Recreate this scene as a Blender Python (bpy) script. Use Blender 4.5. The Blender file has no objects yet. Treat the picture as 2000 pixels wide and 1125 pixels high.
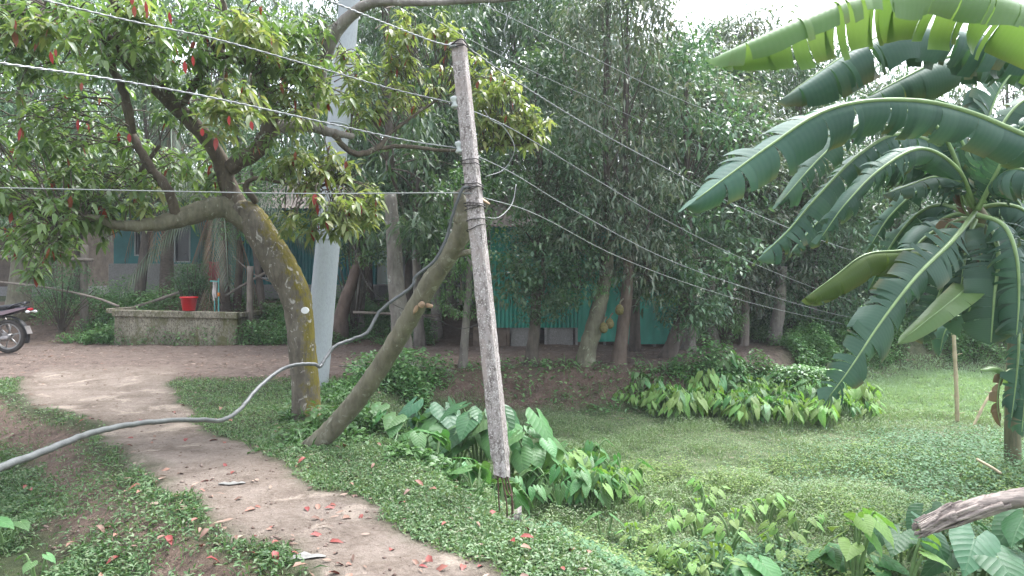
import bpy, math
import numpy as np
from mathutils import Vector, Matrix
rng = np.random.default_rng(11)
sc = bpy.context.scene
C = sc.collection
F, VH, CZ = 1450.0, 545.0, 1.6

def P(u, v, Y):
    return np.array([(u - 1000.0) / F * Y, Y, CZ - (v - VH) / F * Y])

def ss(a, b, x):
    t = np.clip((x - a) / (b - a), 0, 1)
    return t * t * (3 - 2 * t)

def vnoise(x, y, seed=0.0):
    x = np.asarray(x, float); y = np.asarray(y, float)
    xi = np.floor(x); yi = np.floor(y); fx = x - xi; fy = y - yi
    fx = fx * fx * (3 - 2 * fx); fy = fy * fy * (3 - 2 * fy)
    def h(a, b):
        s = np.sin(a * 127.1 + b * 311.7 + seed * 74.7) * 43758.5453
        return s - np.floor(s)
    return (h(xi, yi) * (1 - fx) + h(xi + 1, yi) * fx) * (1 - fy) + (h(xi, yi + 1) * (1 - fx) + h(xi + 1, yi + 1) * fx) * fy

def fbm(x, y, s=0.0, o=4):
    r = 0; a = 0.5
    for i in range(o):
        r = r + a * vnoise(x * 2 ** i, y * 2 ** i, s + i * 3.3); a *= 0.5
    return r

# ---------------------------------------------------------------- mesh building
def make_mesh(name, V, faces, tone=None, along=None, rgba=None):
    """faces: list of (array (n,k), material index, smooth)"""
    me = bpy.data.meshes.new(name)
    V = np.asarray(V, np.float32)
    me.vertices.add(len(V)); me.vertices.foreach_set('co', V.ravel())
    li = np.concatenate([f.ravel() for f, m, s in faces]).astype(np.int32)
    tot = np.concatenate([np.full(len(f), f.shape[1], np.int32) for f, m, s in faces])
    mi = np.concatenate([np.full(len(f), m, np.int32) for f, m, s in faces])
    sm = np.concatenate([np.full(len(f), s, bool) for f, m, s in faces])
    me.loops.add(len(li)); me.loops.foreach_set('vertex_index', li)
    me.polygons.add(len(tot))
    me.polygons.foreach_set('loop_start', np.concatenate([[0], np.cumsum(tot)[:-1]]).astype(np.int32))
    me.polygons.foreach_set('material_index', mi)
    me.polygons.foreach_set('use_smooth', sm)
    for nm, arr in (('tone', tone), ('along', along)):
        if arr is not None:
            a = me.attributes.new(nm, 'FLOAT', 'POINT'); a.data.foreach_set('value', np.asarray(arr, np.float32))
    if rgba is not None:
        a = me.attributes.new('mask', 'FLOAT_COLOR', 'POINT'); a.data.foreach_set('color', np.asarray(rgba, np.float32).ravel())
    me.update(calc_edges=True); me.validate()
    return me

class MB:
    def __init__(s): s.v = []; s.f = []; s.n = 0; s.t = []; s.al = []
    def add(s, v, fs, mi=0, smooth=True, tone=None, along=None):
        v = np.asarray(v, float).reshape(-1, 3)
        if not isinstance(fs, list): fs = [fs]
        for f in fs:
            f = np.asarray(f, int)
            if len(f): s.f.append((f + s.n, mi, smooth))
        s.v.append(v); s.n += len(v)
        z = np.zeros(len(v))
        s.t.append(z if tone is None else z + tone); s.al.append(z if along is None else z + along)
        return s
    def tube(s, pts, r, seg=8, cap=True, mi=0, rough=0.0, along=False, smooth=True):
        pts = np.asarray(pts, float); n = len(pts)
        r = np.zeros(n) + np.asarray(r, float)
        T = np.gradient(pts, axis=0); T /= np.linalg.norm(T, axis=1)[:, None] + 1e-12
        up = np.array([0, 0, 1.0]) if abs(T[0][2]) < .9 else np.array([0, 1.0, 0])
        a = np.cross(T[0], up); a /= np.linalg.norm(a)
        V = []; th = np.linspace(0, 2 * np.pi, seg, endpoint=False)
        for i in range(n):
            a = a - T[i] * np.dot(a, T[i]); a /= np.linalg.norm(a) + 1e-12
            b = np.cross(T[i], a)
            rr = r[i] * (1 + rough * (rng.random(seg) - .5))
            V.append(pts[i] + rr[:, None] * (np.cos(th)[:, None] * a + np.sin(th)[:, None] * b))
        V = np.concatenate(V)
        i, j = np.meshgrid(np.arange(n - 1), np.arange(seg), indexing='ij')
        j2 = (j + 1) % seg
        q = np.stack([i * seg + j, i * seg + j2, (i + 1) * seg + j2, (i + 1) * seg + j], -1).reshape(-1, 4)
        fs = [q]
        if cap: fs += [np.arange(seg)[::-1][None], (np.arange(seg) + (n - 1) * seg)[None]]
        return s.add(V, fs, mi, smooth, along=(np.repeat(np.linspace(0, 1, n), seg) if along else None))
    def box(s, c, d, R=None, mi=0, bev=0.0):
        x, y, z = np.array(d, float) / 2
        if bev <= 0:
            v = np.array([[sx * x, sy * y, sz * z] for sx in (-1, 1) for sy in (-1, 1) for sz in (-1, 1)])
            f = [[0, 1, 3, 2], [4, 6, 7, 5], [0, 4, 5, 1], [2, 3, 7, 6], [0, 2, 6, 4], [1, 5, 7, 3]]
        else:
            b = min(bev, x * .9, y * .9, z * .9)
            pr = [(-x + b, -y), (x - b, -y), (x, -y + b), (x, y - b), (x - b, y), (-x + b, y), (-x, y - b), (-x, -y + b)]
            pin = [(px * (1 - b / x) , py * (1 - b / y)) for px, py in pr]
            v = []
            for zz, pp in ((-z, pin), (-z + b, pr), (z - b, pr), (z, pin)):
                v += [(px, py, zz) for px, py in pp]
            v = np.array(v)
            f = []
            for k in range(3):
                for j in range(8): f.append([k * 8 + j, k * 8 + (j + 1) % 8, k * 8 + 8 + (j + 1) % 8, k * 8 + 8 + j])
            v2 = v if R is None else v @ np.array(R).T
            s.add(v2 + np.array(c), [np.array(f), np.arange(8)[::-1][None], (24 + np.arange(8))[None]], mi, False)
            return s
        if R is not None: v = v @ np.array(R).T
        return s.add(v + np.array(c), np.array(f), mi, False)
    def lathe(s, prof, c=(0, 0, 0), seg=20, R=None, mi=0, smooth=True):
        prof = np.asarray(prof, float); th = np.linspace(0, 2 * np.pi, seg, endpoint=False)
        V = np.stack([prof[:, 0][:, None] * np.cos(th), prof[:, 0][:, None] * np.sin(th), np.repeat(prof[:, 1][:, None], seg, 1)], -1).reshape(-1, 3)
        n = len(prof)
        i, j = np.meshgrid(np.arange(n - 1), np.arange(seg), indexing='ij')
        q = np.stack([i * seg + j, i * seg + (j + 1) % seg, (i + 1) * seg + (j + 1) % seg, (i + 1) * seg + j], -1).reshape(-1, 4)
        if R is not None: V = V @ np.array(R).T
        return s.add(V + np.array(c), q, mi, smooth)
    def build(s, name, mats, parent=None, origin=None):
        V = np.concatenate(s.v)
        o = np.zeros(3) if origin is None else np.array(origin, float)
        if parent is not None and origin is None: o = np.array(parent.location)
        if not isinstance(mats, (list, tuple)): mats = [mats]
        me = make_mesh(name, V - o, s.f, np.concatenate(s.t), np.concatenate(s.al))
        for m in mats: me.materials.append(m)
        ob = bpy.data.objects.new(name, me); C.objects.link(ob)
        if parent is not None: ob.parent = parent
        else: ob.location = o
        return ob

def tag(o, label=None, cat=None, group=None, kind=None):
    if label: o['label'] = label
    if cat: o['category'] = cat
    if group: o['group'] = group
    if kind: o['kind'] = kind
    return o
def empty(name, loc, label, cat, group=None):
    o = bpy.data.objects.new(name, None); o.empty_display_size = .1; C.objects.link(o)
    o.location = [float(x) for x in loc]
    return tag(o, label, cat, group)
def copy_tree(o, parent=None):
    c = o.copy(); C.objects.link(c)
    if parent is not None: c.parent = parent
    for ch in list(o.children): copy_tree(ch, c)
    return c

def spl(pts, n=6):
    """Catmull-Rom through rows of any width"""
    p = np.asarray(pts, float)
    if len(p) < 3:
        t = np.linspace(0, 1, n * (len(p) - 1) + 1)[:, None]
        return p[0] * (1 - t) + p[-1] * t
    e = np.vstack([2 * p[0] - p[1], p, 2 * p[-1] - p[-2]])
    out = []
    for i in range(len(p) - 1):
        a, b, c, d = e[i:i + 4]
        for t in np.linspace(0, 1, n, endpoint=False):
            out.append(.5 * (2 * b + (c - a) * t + (2 * a - 5 * b + 4 * c - d) * t * t + (3 * b - a - 3 * c + d) * t ** 3))
    out.append(p[-1])
    return np.array(out)
def PX(rows):
    """rows (u, v, Y, ...extra) -> (x, y, z, ...extra)"""
    return np.array([np.concatenate([P(r[0], r[1], r[2]), r[3:]]) for r in rows])
def nrm(a): return a / (np.linalg.norm(a, axis=-1, keepdims=True) + 1e-9)

def leaves(pos, d, up, L, W, bend=.3, fold=.12, hi=True):
    """one leaf per row. returns verts, faces list"""
    n = len(pos); d = nrm(d); sd = nrm(np.cross(d, up)); nn = np.cross(sd, d)
    L = (np.zeros(n) + L)[:, None]; W = (np.zeros(n) + W)[:, None]; bend = (np.zeros(n) + bend)[:, None]
    down = np.array([0, 0, -1.0])
    def at(t, w):
        p = pos + d * L * t + down * L * bend * t * t
        return p - sd * W * w / 2 + nn * fold * W * w, p, p + sd * W * w / 2 + nn * fold * W * w
    if hi:
        b = at(0, 0)[1]; l1, m1, r1 = at(.33, .92); l2, m2, r2 = at(.68, .8); tp = at(1, 0)[1]
        V = np.stack([b, l1, m1, r1, l2, m2, r2, tp], 1).reshape(-1, 3)
        o = np.arange(n)[:, None] * 8
        T = np.concatenate([o + a for a in ([0, 2, 1], [0, 3, 2], [4, 5, 7], [5, 6, 7])])
        Q = np.concatenate([o + a for a in ([1, 2, 5, 4], [2, 3, 6, 5])])
        return V, [T, Q], 8
    b = at(0, 0)[1]; l1, m1, r1 = at(.45, 1.0); tp = at(1, 0)[1]
    V = np.stack([b, l1, m1, r1, tp], 1).reshape(-1, 3)
    o = np.arange(n)[:, None] * 5
    T = np.concatenate([o + a for a in ([0, 2, 1], [0, 3, 2], [1, 2, 4], [2, 3, 4])])
    return V, [T], 5

def rdir(n, zlo=-1, zhi=1):
    z = rng.uniform(zlo, zhi, n); a = rng.uniform(0, 2 * np.pi, n); r = np.sqrt(1 - z * z)
    return np.stack([r * np.cos(a), r * np.sin(a), z], 1)

# ---------------------------------------------------------------- terrain
PATH = np.array([[.9, 1.0, .3], [.1, 2.8, .33], [-.64, 4.14, .36], [-1.2, 4.83, .38], [-2.12, 5.73, .42], [-2.95, 6.82, .44], [-4.05, 8.3, .48], [-5.5, 10, .8], [-6.6, 12.5, 1.2]])
PATHS = spl(PATH, 8)
MARSH = np.array([[2.2, 1.0], [1.2, 3.0], [.55, 4.2], [-.3, 5.4], [-1.15, 7.6], [-1.75, 9.2], [-1.85, 10.4], [-1.2, 11.3], [0, 11.75], [3, 12.3], [5.5, 14.4], [8, 16.2], [14, 17.3], [40, 19], [40, 1]])
def seg_dist(x, y, a, b):
    d = b - a; L = d @ d
    t = np.clip(((x - a[0]) * d[0] + (y - a[1]) * d[1]) / L, 0, 1)
    return np.hypot(x - a[0] - t * d[0], y - a[1] - t * d[1]), t
def poly_sd(x, y, poly):
    D = np.full(np.shape(x), 1e9); ins = np.zeros(np.shape(x), bool)
    for i in range(len(poly)):
        a, b = poly[i], poly[(i + 1) % len(poly)]
        D = np.minimum(D, seg_dist(x, y, a, b)[0])
        c = ((a[1] > y) != (b[1] > y)) & (x < (b[0] - a[0]) * (y - a[1]) / (b[1] - a[1] + 1e-12) + a[0])
        ins ^= c
    return np.where(ins, D, -D)
def path_sd(x, y):
    """distance outside the path edge, and +1 on the left (hollow) side"""
    D = np.full(np.shape(x), 1e9); S = np.ones(np.shape(x))
    for i in range(len(PATHS) - 1):
        a, b = PATHS[i], PATHS[i + 1]
        d, t = seg_dist(x, y, a[:2], b[:2])
        dd = d - (a[2] * (1 - t) + b[2] * t)
        m = dd < D
        s = np.sign((b[0] - a[0]) * (y - a[1]) - (b[1] - a[1]) * (x - a[0]))
        S = np.where(m, s, S); D = np.where(m, dd, D)
    return D, S
def road_near(x): return np.where(x < -1.5, 11.1 + .12 * np.sin(x * 1.3), np.where(x < 3, 12.35, 12.35 + .55 * (x - 3))) + 0.0
def road_far(x): return np.where(x < 0.5, 15.5, np.where(x < 3, 14.9, 14.9 + .55 * (x - 3)))
def fields(x, y):
    x = np.asarray(x, float); y = np.asarray(y, float)
    n1 = fbm(x * 1.7, y * 1.7, 5.0) - .47
    pd, ps = path_sd(x, y)
    path = 1 - ss(-.12, .16, pd + n1 * .55)
    rn = road_near(x) ; rf = road_far(x)
    rn = np.where((x > -3) & (x < 0), 11.1 + (12.35 - 11.1) * ss(-3, -.6, x), rn)
    road = ss(-.25, .25, y - rn + n1 * .7) * (1 - ss(-.2, .25, y - rf + n1 * .6))
    road = road * (1 - ss(4.2, 6.0, x))
    md = poly_sd(x, y, MARSH)
    back = ss(10.6, 11.6, y)
    M = ss(-.15, .95 - .3 * back, md + (n1 * .35))
    hollow = np.where(ps > 0, ss(-.05, 1.25, pd + n1 * .3), 0) * (1 - ss(9.2, 10.5, y + .12 * (x + 6)))
    return dict(path=path, road=road, marsh=M, md=md, hollow=hollow, pd=pd, ps=ps, back=back, n1=n1)
def hgt(x, y, f=None):
    x = np.asarray(x, float); y = np.asarray(y, float)
    f = f or fields(x, y)
    z = .2 * ss(8.5, 13, y) - .62 * f['marsh'] - .42 * f['hollow']
    z = z - .05 * ss(4.2, 7.5, 9 - y) * 0
    z = z + .85 * ss(15.5, 19.5, y) * (1 - ss(-.8, 1.2, x)) + .1 * ss(15, 18, y) * ss(0, 2, x)
    dirt = np.maximum(f['path'], f['road'])
    z = z + (fbm(x * .8, y * .8, 2.) - .47) * .16 * (1 - .6 * dirt) + (fbm(x * 4.5, y * 4.5, 9.) - .47) * (.045 + .03 * f['hollow']) * (1 - .45 * dirt)
    # wheel rut along the road
    z = z - .035 * f['road'] * np.exp(-((y - 12.35 - .12 * np.sin(x * .7)) / .12) ** 2)
    # fallen-away lip on the hollow side of the path
    z = z + .05 * np.exp(-((f['pd'] - .05) / .18) ** 2) * (f['ps'] > 0) * (fbm(x * 2.4, y * 2.4, 31.) - .4) * 2
    return z
def G(u, v):
    Y = np.linspace(2.2, 40, 2500)
    x = (u - 1000) / F * Y; z = CZ - (v - VH) / F * Y
    k = np.argmax(z < hgt(x, Y))
    if k == 0: k = 2000
    return np.array([x[k], Y[k], float(hgt(x[k:k + 1], Y[k:k + 1])[0])])
def gz(x, y): return float(hgt(np.array([x]), np.array([y]))[0])
# ---------------------------------------------------------------- materials
def new_mat(name):
    m = bpy.data.materials.new(name); m.use_nodes = True
    nt = m.node_tree; nt.nodes.clear()
    out = nt.nodes.new('ShaderNodeOutputMaterial')
    return m, nt, out
class NT:
    def __init__(s, nt): s.nt = nt
    def __call__(s, typ, ins=None, **kw):
        n = s.nt.nodes.new('ShaderNode' + typ)
        for k, v in kw.items(): setattr(n, k, v)
        for k, v in (ins or {}).items():
            sk = n.inputs[k]
            if hasattr(v, 'is_output'): s.nt.links.new(v, sk)
            else: sk.default_value = v
        return n
    def ramp(s, fac, stops, interp='LINEAR'):
        n = s.nt.nodes.new('ShaderNodeValToRGB'); s.nt.links.new(fac, n.inputs[0])
        cr = n.color_ramp; cr.interpolation = interp
        while len(cr.elements) < len(stops): cr.elements.new(.5)
        for e, (p, c) in zip(cr.elements, stops):
            e.position = p; e.color = (*c, 1) if len(c) == 3 else c
        return n.outputs[0]
    def mix(s, fac, a, b, blend='MIX'):
        n = s.nt.nodes.new('ShaderNodeMix'); n.data_type = 'RGBA'; n.blend_type = blend
        for sk, v in ((n.inputs[0], fac), (n.inputs[6], a), (n.inputs[7], b)):
            if hasattr(v, 'is_output'): s.nt.links.new(v, sk)
            else: sk.default_value = (*v, 1) if isinstance(v, tuple) and len(v) == 3 else v
        return n.outputs[2]
    def math(s, op, a, b=0.0, clamp=False):
        n = s.nt.nodes.new('ShaderNodeMath'); n.operation = op; n.use_clamp = clamp
        for sk, v in ((n.inputs[0], a), (n.inputs[1], b)):
            if hasattr(v, 'is_output'): s.nt.links.new(v, sk)
            else: sk.default_value = v
        return n.outputs[0]
    def noise(s, scale, detail=4, rough=.6, vec=None, dist=0.0):
        i = {'Scale': scale, 'Detail': detail, 'Roughness': rough, 'Distortion': dist}
        if vec is not None: i['Vector'] = vec
        return s('TexNoise', i).outputs[0]
    def objvec(s, sc=(1, 1, 1)):
        tc = s('TexCoord'); mp = s('Mapping', {'Vector': tc.outputs['Object'], 'Scale': sc}); return mp.outputs[0]

def leaf_mat(name, cols, rough=.42, trans=.3, spec=.5, var=.35, tcol=(1.15, 1.25, .6), vein=0.0):
    m, nt, out = new_mat(name); N = NT(nt)
    g = N('NewGeometry'); oi = N('ObjectInfo')
    n = len(cols)
    col = N.ramp(g.outputs['Random Per Island'], [(i / max(1, n - 1), c) for i, c in enumerate(cols)])
    ns = N.noise(1.1, 2, .5, N('NewGeometry').outputs['Position'])
    v = N.math('ADD', N.math('MULTIPLY', oi.outputs['Random'], var), N.math('MULTIPLY', ns, .55)); v = N.math('ADD', v, .72 - var / 2)
    hs = N('HueSaturation', {'Hue': N.math('ADD', N.math('MULTIPLY', oi.outputs['Random'], .03), .485), 'Value': v, 'Color': col})
    c = hs.outputs[0]
    at = N('Attribute', attribute_name='tone')
    c = N.mix(at.outputs['Fac'], c, (.24, .17, .06))
    nrm_in = None
    if vein > 0:
        al = N('Attribute', attribute_name='along')
        w = N.math('SINE', N.math('MULTIPLY', al.outputs['Fac'], vein))
        bp = N('Bump', {'Strength': .06, 'Distance': .003, 'Height': w}); nrm_in = bp.outputs[0]
        c = N.mix(N.math('MULTIPLY', N.math('ADD', w, 1.0), .012), c, (.35, .42, .25))
    ins = {'Base Color': c, 'Roughness': rough, 'Specular IOR Level': spec}
    if nrm_in is not None: ins['Normal'] = nrm_in
    p = N('BsdfPrincipled', ins)
    tc = N.mix(1.0, c, (*tcol, 1), 'MULTIPLY')
    t = N('BsdfTranslucent', {'Color': tc})
    mx = N('MixShader', {0: trans}); nt.links.new(p.outputs[0], mx.inputs[1]); nt.links.new(t.outputs[0], mx.inputs[2])
    nt.links.new(mx.outputs[0], out.inputs[0])
    return m

def bark_mat(name, dark, light, lichen=None, lamt=.45, moss=None, mossdir=(1, -.15, .35), scale=1.0, rough=.85, stretch=.25, bump=.6, streak=True):
    m, nt, out = new_mat(name); N = NT(nt)
    vec = N.objvec((1, 1, stretch))
    n1 = N.noise(14 * scale, 6, .65, vec, .4); n2 = N.noise(5 * scale, 4, .6, N.objvec())
    c = N.ramp(N.math('ADD', N.math('MULTIPLY', n1, .6), N.math('MULTIPLY', n2, .45)), [(.36, dark), (.66, light)])
    if moss:
        g = N('NewGeometry')
        dp = N('VectorMath', {0: g.outputs['Normal'], 1: tuple(np.array(mossdir) / np.linalg.norm(mossdir))}, operation='DOT_PRODUCT')
        n4 = N.noise(9, 6, .75, N.objvec((1, 1, .6)))
        f = N.math('ADD', N.math('MULTIPLY', dp.outputs['Value'], .62), N.math('MULTIPLY', n4, 2.3))
        fac = N.ramp(N.math('MULTIPLY', f, .5), [(.70, (0, 0, 0)), (.86, (.92, .92, .92))])
        c = N.mix(fac, c, N.ramp(N.noise(20, 4, .6), [(.3, moss), (.75, tuple(min(1, q * 1.9) for q in moss))]))
    if lichen:
        n3 = N.noise(9 * scale, 5, .7, N.objvec((1, 1, .7)), 1.2)
        c = N.mix(N.ramp(n3, [(1 - lamt, (0, 0, 0)), (1 - lamt + .07, (1, 1, 1))]), c, lichen)
    bp = N('Bump', {'Strength': bump, 'Distance': .03, 'Height': n1})
    p = N('BsdfPrincipled', {'Base Color': c, 'Roughness': rough, 'Specular IOR Level': .25, 'Normal': bp.outputs[0]})
    nt.links.new(p.outputs[0], out.inputs[0]); return m

def plain(name, col, rough=.6, metal=0.0, var=.25, scale=6, bump=.15, spec=.4, bscale=40, col2=None, stretch=(1, 1, 1)):
    m, nt, out = new_mat(name); N = NT(nt)
    v = N.objvec(stretch)
    n = N.noise(scale, 5, .65, v)
    lo = tuple(q * (1 - var) for q in col); hi = col2 or tuple(min(1, q * (1 + var)) for q in col)
    c = N.ramp(n, [(.32, lo), (.68, hi)])
    bp = N('Bump', {'Strength': bump, 'Distance': .01, 'Height': N.noise(bscale, 4, .6, v)})
    p = N('BsdfPrincipled', {'Base Color': c, 'Roughness': rough, 'Metallic': metal, 'Specular IOR Level': spec, 'Normal': bp.outputs[0]})
    nt.links.new(p.outputs[0], out.inputs[0]); return m

def concrete_mat(name, base, dark, pale, spot=.5, stain=None):
    m, nt, out = new_mat(name); N = NT(nt)
    v = N.objvec()
    n1 = N.noise(38, 5, .75, N.objvec((1, 1, .45)), .3); n2 = N.noise(4, 5, .6, N.objvec((1, 1, .25))); n3 = N.noise(70, 3, .7, v)
    c = N.ramp(n2, [(.32, tuple(.45 * b + .55 * d for b, d in zip(base, dark))), (.66, base)])
    c = N.mix(N.ramp(n1, [(.40, (1, 1, 1)), (.52, (0, 0, 0))]), c, dark)
    c = N.mix(N.ramp(n3, [(1.02 - spot, (0, 0, 0)), (1.09 - spot, (1, 1, 1))]), c, pale)
    if stain:
        n5 = N.noise(3.3, 5, .7, N.objvec((1, 1, .6)), .8)
        c = N.mix(N.ramp(n5, [(.48, (0, 0, 0)), (.64, (1, 1, 1))]), c, stain)
    bp = N('Bump', {'Strength': .5, 'Distance': .012, 'Height': n1})
    p = N('BsdfPrincipled', {'Base Color': c, 'Roughness': .9, 'Specular IOR Level': .2, 'Normal': bp.outputs[0]})
    nt.links.new(p.outputs[0], out.inputs[0]); return m

def ground_mat():
    m, nt, out = new_mat('soil'); N = NT(nt)
    a = N('Attribute', attribute_name='mask'); sp = N('SeparateColor', {0: a.outputs['Color']})
    pos = N('NewGeometry').outputs['Position']
    nb = N.noise(2.2, 6, .65, pos); nf = N.noise(26, 6, .7, pos); nm = N.noise(7, 5, .65, pos, .5)
    soil = N.ramp(nm, [(.3, (.03, .04, .018)), (.7, (.07, .085, .04))])
    path = N.ramp(N.math('ADD', N.math('MULTIPLY', nb, .6), N.math('MULTIPLY', nf, .4)), [(.36, (.12, .093, .073)), (.5, (.205, .166, .136)), (.64, (.285, .238, .20))])
    road = N.ramp(N.math('ADD', N.math('MULTIPLY', nm, .5), N.math('MULTIPLY', nf, .5)), [(.36, (.08, .059, .048)), (.55, (.17, .13, .108)), (.7, (.25, .2, .17))])
    bank = N.ramp(N.math('ADD', N.math('MULTIPLY', nm, .55), N.math('MULTIPLY', nf, .45)), [(.35, (.075, .052, .042)), (.55, (.165, .112, .09)), (.68, (.26, .19, .15))])
    soil = N.mix(a.outputs['Alpha'], soil, N.ramp(N.noise(3.5, 6, .7, pos), [(.36, (.07, .10, .045)), (.54, (.115, .15, .075)), (.68, (.175, .17, .115))]))
    c = N.mix(sp.outputs[2], soil, bank)
    c = N.mix(sp.outputs[1], c, road)
    c = N.mix(sp.outputs[0], c, path)
    # pale worn crust on the path
    c = N.mix(N.math('MULTIPLY', N.ramp(N.noise(1.6, 6, .7, pos, .6), [(.55, (0, 0, 0)), (.63, (1, 1, 1))]), sp.outputs[0]), c, (.33, .275, .225))
    h = N.math('ADD', N.math('MULTIPLY', nf, .5), nm)
    nz = N.noise(85, 4, .75, pos); c = N.mix(N.ramp(nz, [(.30, (.75, .75, .75)), (.42, (0, 0, 0))]), c, (.045, .034, .027)); h = N.math('ADD', h, N.math('MULTIPLY', nz, .35))
    bp = N('Bump', {'Strength': 1.0, 'Distance': .045, 'Height': h})
    p = N('BsdfPrincipled', {'Base Color': c, 'Roughness': .95, 'Specular IOR Level': .15, 'Normal': bp.outputs[0]})
    nt.links.new(p.outputs[0], out.inputs[0]); return m

M = {}
M['soil'] = ground_mat()
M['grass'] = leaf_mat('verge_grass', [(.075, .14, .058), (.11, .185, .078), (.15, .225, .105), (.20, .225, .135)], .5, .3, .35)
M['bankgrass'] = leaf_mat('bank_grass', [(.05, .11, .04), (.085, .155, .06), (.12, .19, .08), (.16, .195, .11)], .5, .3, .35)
M['weeds'] = leaf_mat('marsh_weeds', [(.13, .225, .095), (.18, .28, .13), (.24, .33, .175), (.31, .32, .235)], .65, .3, .2)
M['dkweeds'] = leaf_mat('ground_creeper', [(.06, .14, .065), (.095, .19, .09), (.14, .24, .12)], .6, .25, .25)
M['field'] = leaf_mat('field_grass', [(.21, .29, .165), (.26, .345, .205), (.30, .385, .245)], .55, .3, .3)
M['litter'] = leaf_mat('dead_leaves', [(.10, .06, .045), (.19, .12, .085), (.28, .19, .14), (.36, .28, .22)], .7, .1, .3, tcol=(1, .9, .7))
M['redlitter'] = leaf_mat('red_dead_leaves', [(.22, .05, .035), (.36, .09, .06), (.42, .16, .10), (.42, .25, .17)], .6, .15, .35, tcol=(1.1, .8, .6))
M['redleaf'] = leaf_mat('old_red_leaf', [(.20, .022, .018), (.27, .04, .028), (.24, .08, .045)], .5, .2, .35, tcol=(1.2, .9, .7))
M['mleaf'] = leaf_mat('whorl_leaf', [(.075, .13, .045), (.11, .175, .06), (.155, .22, .085), (.215, .275, .12)], .4, .38, .45)
M['mleaf2'] = leaf_mat('young_leaf', [(.12, .175, .06), (.18, .24, .085), (.235, .285, .11), (.30, .30, .14)], .4, .42, .45)
M['jack'] = leaf_mat('jackfruit_leaf', [(.045, .105, .055), (.07, .145, .07), (.105, .185, .095), (.15, .225, .12)], .34, .25, .5)  # these three back-tree leaf colours carry the blue of reflected sky
M['acacia'] = leaf_mat('acacia_leaf', [(.06, .125, .075), (.09, .165, .10), (.135, .205, .135), (.18, .235, .165)], .4, .3, .5)
M['dry'] = leaf_mat('dusty_leaf', [(.07, .115, .07), (.10, .15, .095), (.15, .19, .13), (.20, .205, .155)], .5, .25, .4)
M['bushy'] = leaf_mat('bush_leaf', [(.06, .15, .05), (.09, .20, .065), (.14, .26, .09), (.19, .29, .12)], .4, .28, .45)
M['taro'] = leaf_mat('taro_blade', [(.065, .17, .055), (.09, .22, .07), (.12, .26, .085)], .45, .3, .35, var=.45)
M['tarod'] = leaf_mat('dark_taro_blade', [(.035, .11, .05), (.055, .15, .065), (.07, .18, .08)], .42, .22, .4, var=.35)
M['tarol'] = leaf_mat('pale_taro_blade', [(.11, .24, .05), (.15, .29, .065), (.19, .32, .085)], .48, .35, .3, var=.4)
def taro_mat(name, base, pale, rough=.45, trans=.28):
    m, nt, out = new_mat(name); N = NT(nt)
    tc = N('TexCoord'); sp = N('SeparateXYZ', {0: tc.outputs['Object']}); oi = N('ObjectInfo')
    ax = N.math('ABSOLUTE', sp.outputs[0]); yy = sp.outputs[1]
    rib = N.ramp(ax, [(.008, (1, 1, 1)), (.022, (0, 0, 0))])
    k = N.math('SUBTRACT', yy, N.math('MULTIPLY', ax, .75)); fr = N.math('ABSOLUTE', N.math('SINE', N.math('MULTIPLY', k, 19.0)))
    vein = N.ramp(fr, [(.04, (1, 1, 1)), (.16, (0, 0, 0))])
    vm = N.math('MAXIMUM', rib, N.math('MULTIPLY', vein, .55))
    ns = N.noise(5, 4, .6, tc.outputs['Object'])
    c = N.mix(ns, tuple(.7 * q for q in base), tuple(1.3 * q for q in base))
    hs = N('HueSaturation', {'Hue': N.math('ADD', N.math('MULTIPLY', oi.outputs['Random'], .045), .475), 'Value': N.math('ADD', N.math('MULTIPLY', oi.outputs['Random'], .55), .72), 'Color': c})
    c = N.mix(N.math('MULTIPLY', vm, .3), hs.outputs[0], pale)
    c = N.mix(N.ramp(N.noise(11, 4, .7, tc.outputs['Object']), [(.66, (0, 0, 0)), (.72, (.7, .7, .7))]), c, (.22, .21, .07))
    bp = N('Bump', {'Strength': .25, 'Distance': .02, 'Height': N.math('ADD', vm, N.math('MULTIPLY', fr, -.4))})
    p = N('BsdfPrincipled', {'Base Color': c, 'Roughness': rough, 'Specular IOR Level': .35, 'Normal': bp.outputs[0]})
    t = N('BsdfTranslucent', {'Color': N.mix(1.0, c, (1.15, 1.2, .6, 1), 'MULTIPLY')})
    mx = N('MixShader', {0: trans}); nt.links.new(p.outputs[0], mx.inputs[1]); nt.links.new(t.outputs[0], mx.inputs[2]); nt.links.new(mx.outputs[0], out.inputs[0]); return m
M['tarob'] = M['taro']
M['taro'] = taro_mat('taro_blade_veined', (.085, .20, .065), (.19, .30, .13)); M['tarod'] = taro_mat('dark_taro_blade_veined', (.05, .14, .06), (.14, .24, .13), .42, .2); M['tarol'] = taro_mat('pale_taro_blade_veined', (.18, .32, .085), (.27, .38, .15), .55, .35)
M['tstalk'] = plain('taro_stalk', (.16, .25, .10), .45, var=.3)
M['banana'] = leaf_mat('banana_blade', [(.032, .088, .058), (.044, .108, .07), (.06, .132, .085)], .5, .26, .4, var=.25, vein=520.0)  # darkened so the shade on the right-hand leaves sits in the colour
M['bananal'] = leaf_mat('pale_backlit_banana_blade', [(.12, .21, .06), (.14, .23, .07), (.16, .25, .08)], .38, .38, .45, var=.15, vein=520.0, tcol=(1.1, 1.05, .6))  # pale green copy; the top leaf's backlight is put into its colour
M['bdead'] = leaf_mat('dead_banana_leaf', [(.13, .085, .055), (.20, .14, .095), (.27, .20, .15)], .8, .15, .2, tcol=(1, .85, .6))
M['midrib'] = plain('banana_midrib', (.22, .32, .13), .4, var=.2)
M['bstem'] = plain('banana_stem', (.10, .12, .06), .6, var=.5, scale=9, stretch=(1, 1, .2), col2=(.24, .20, .12))
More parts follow.
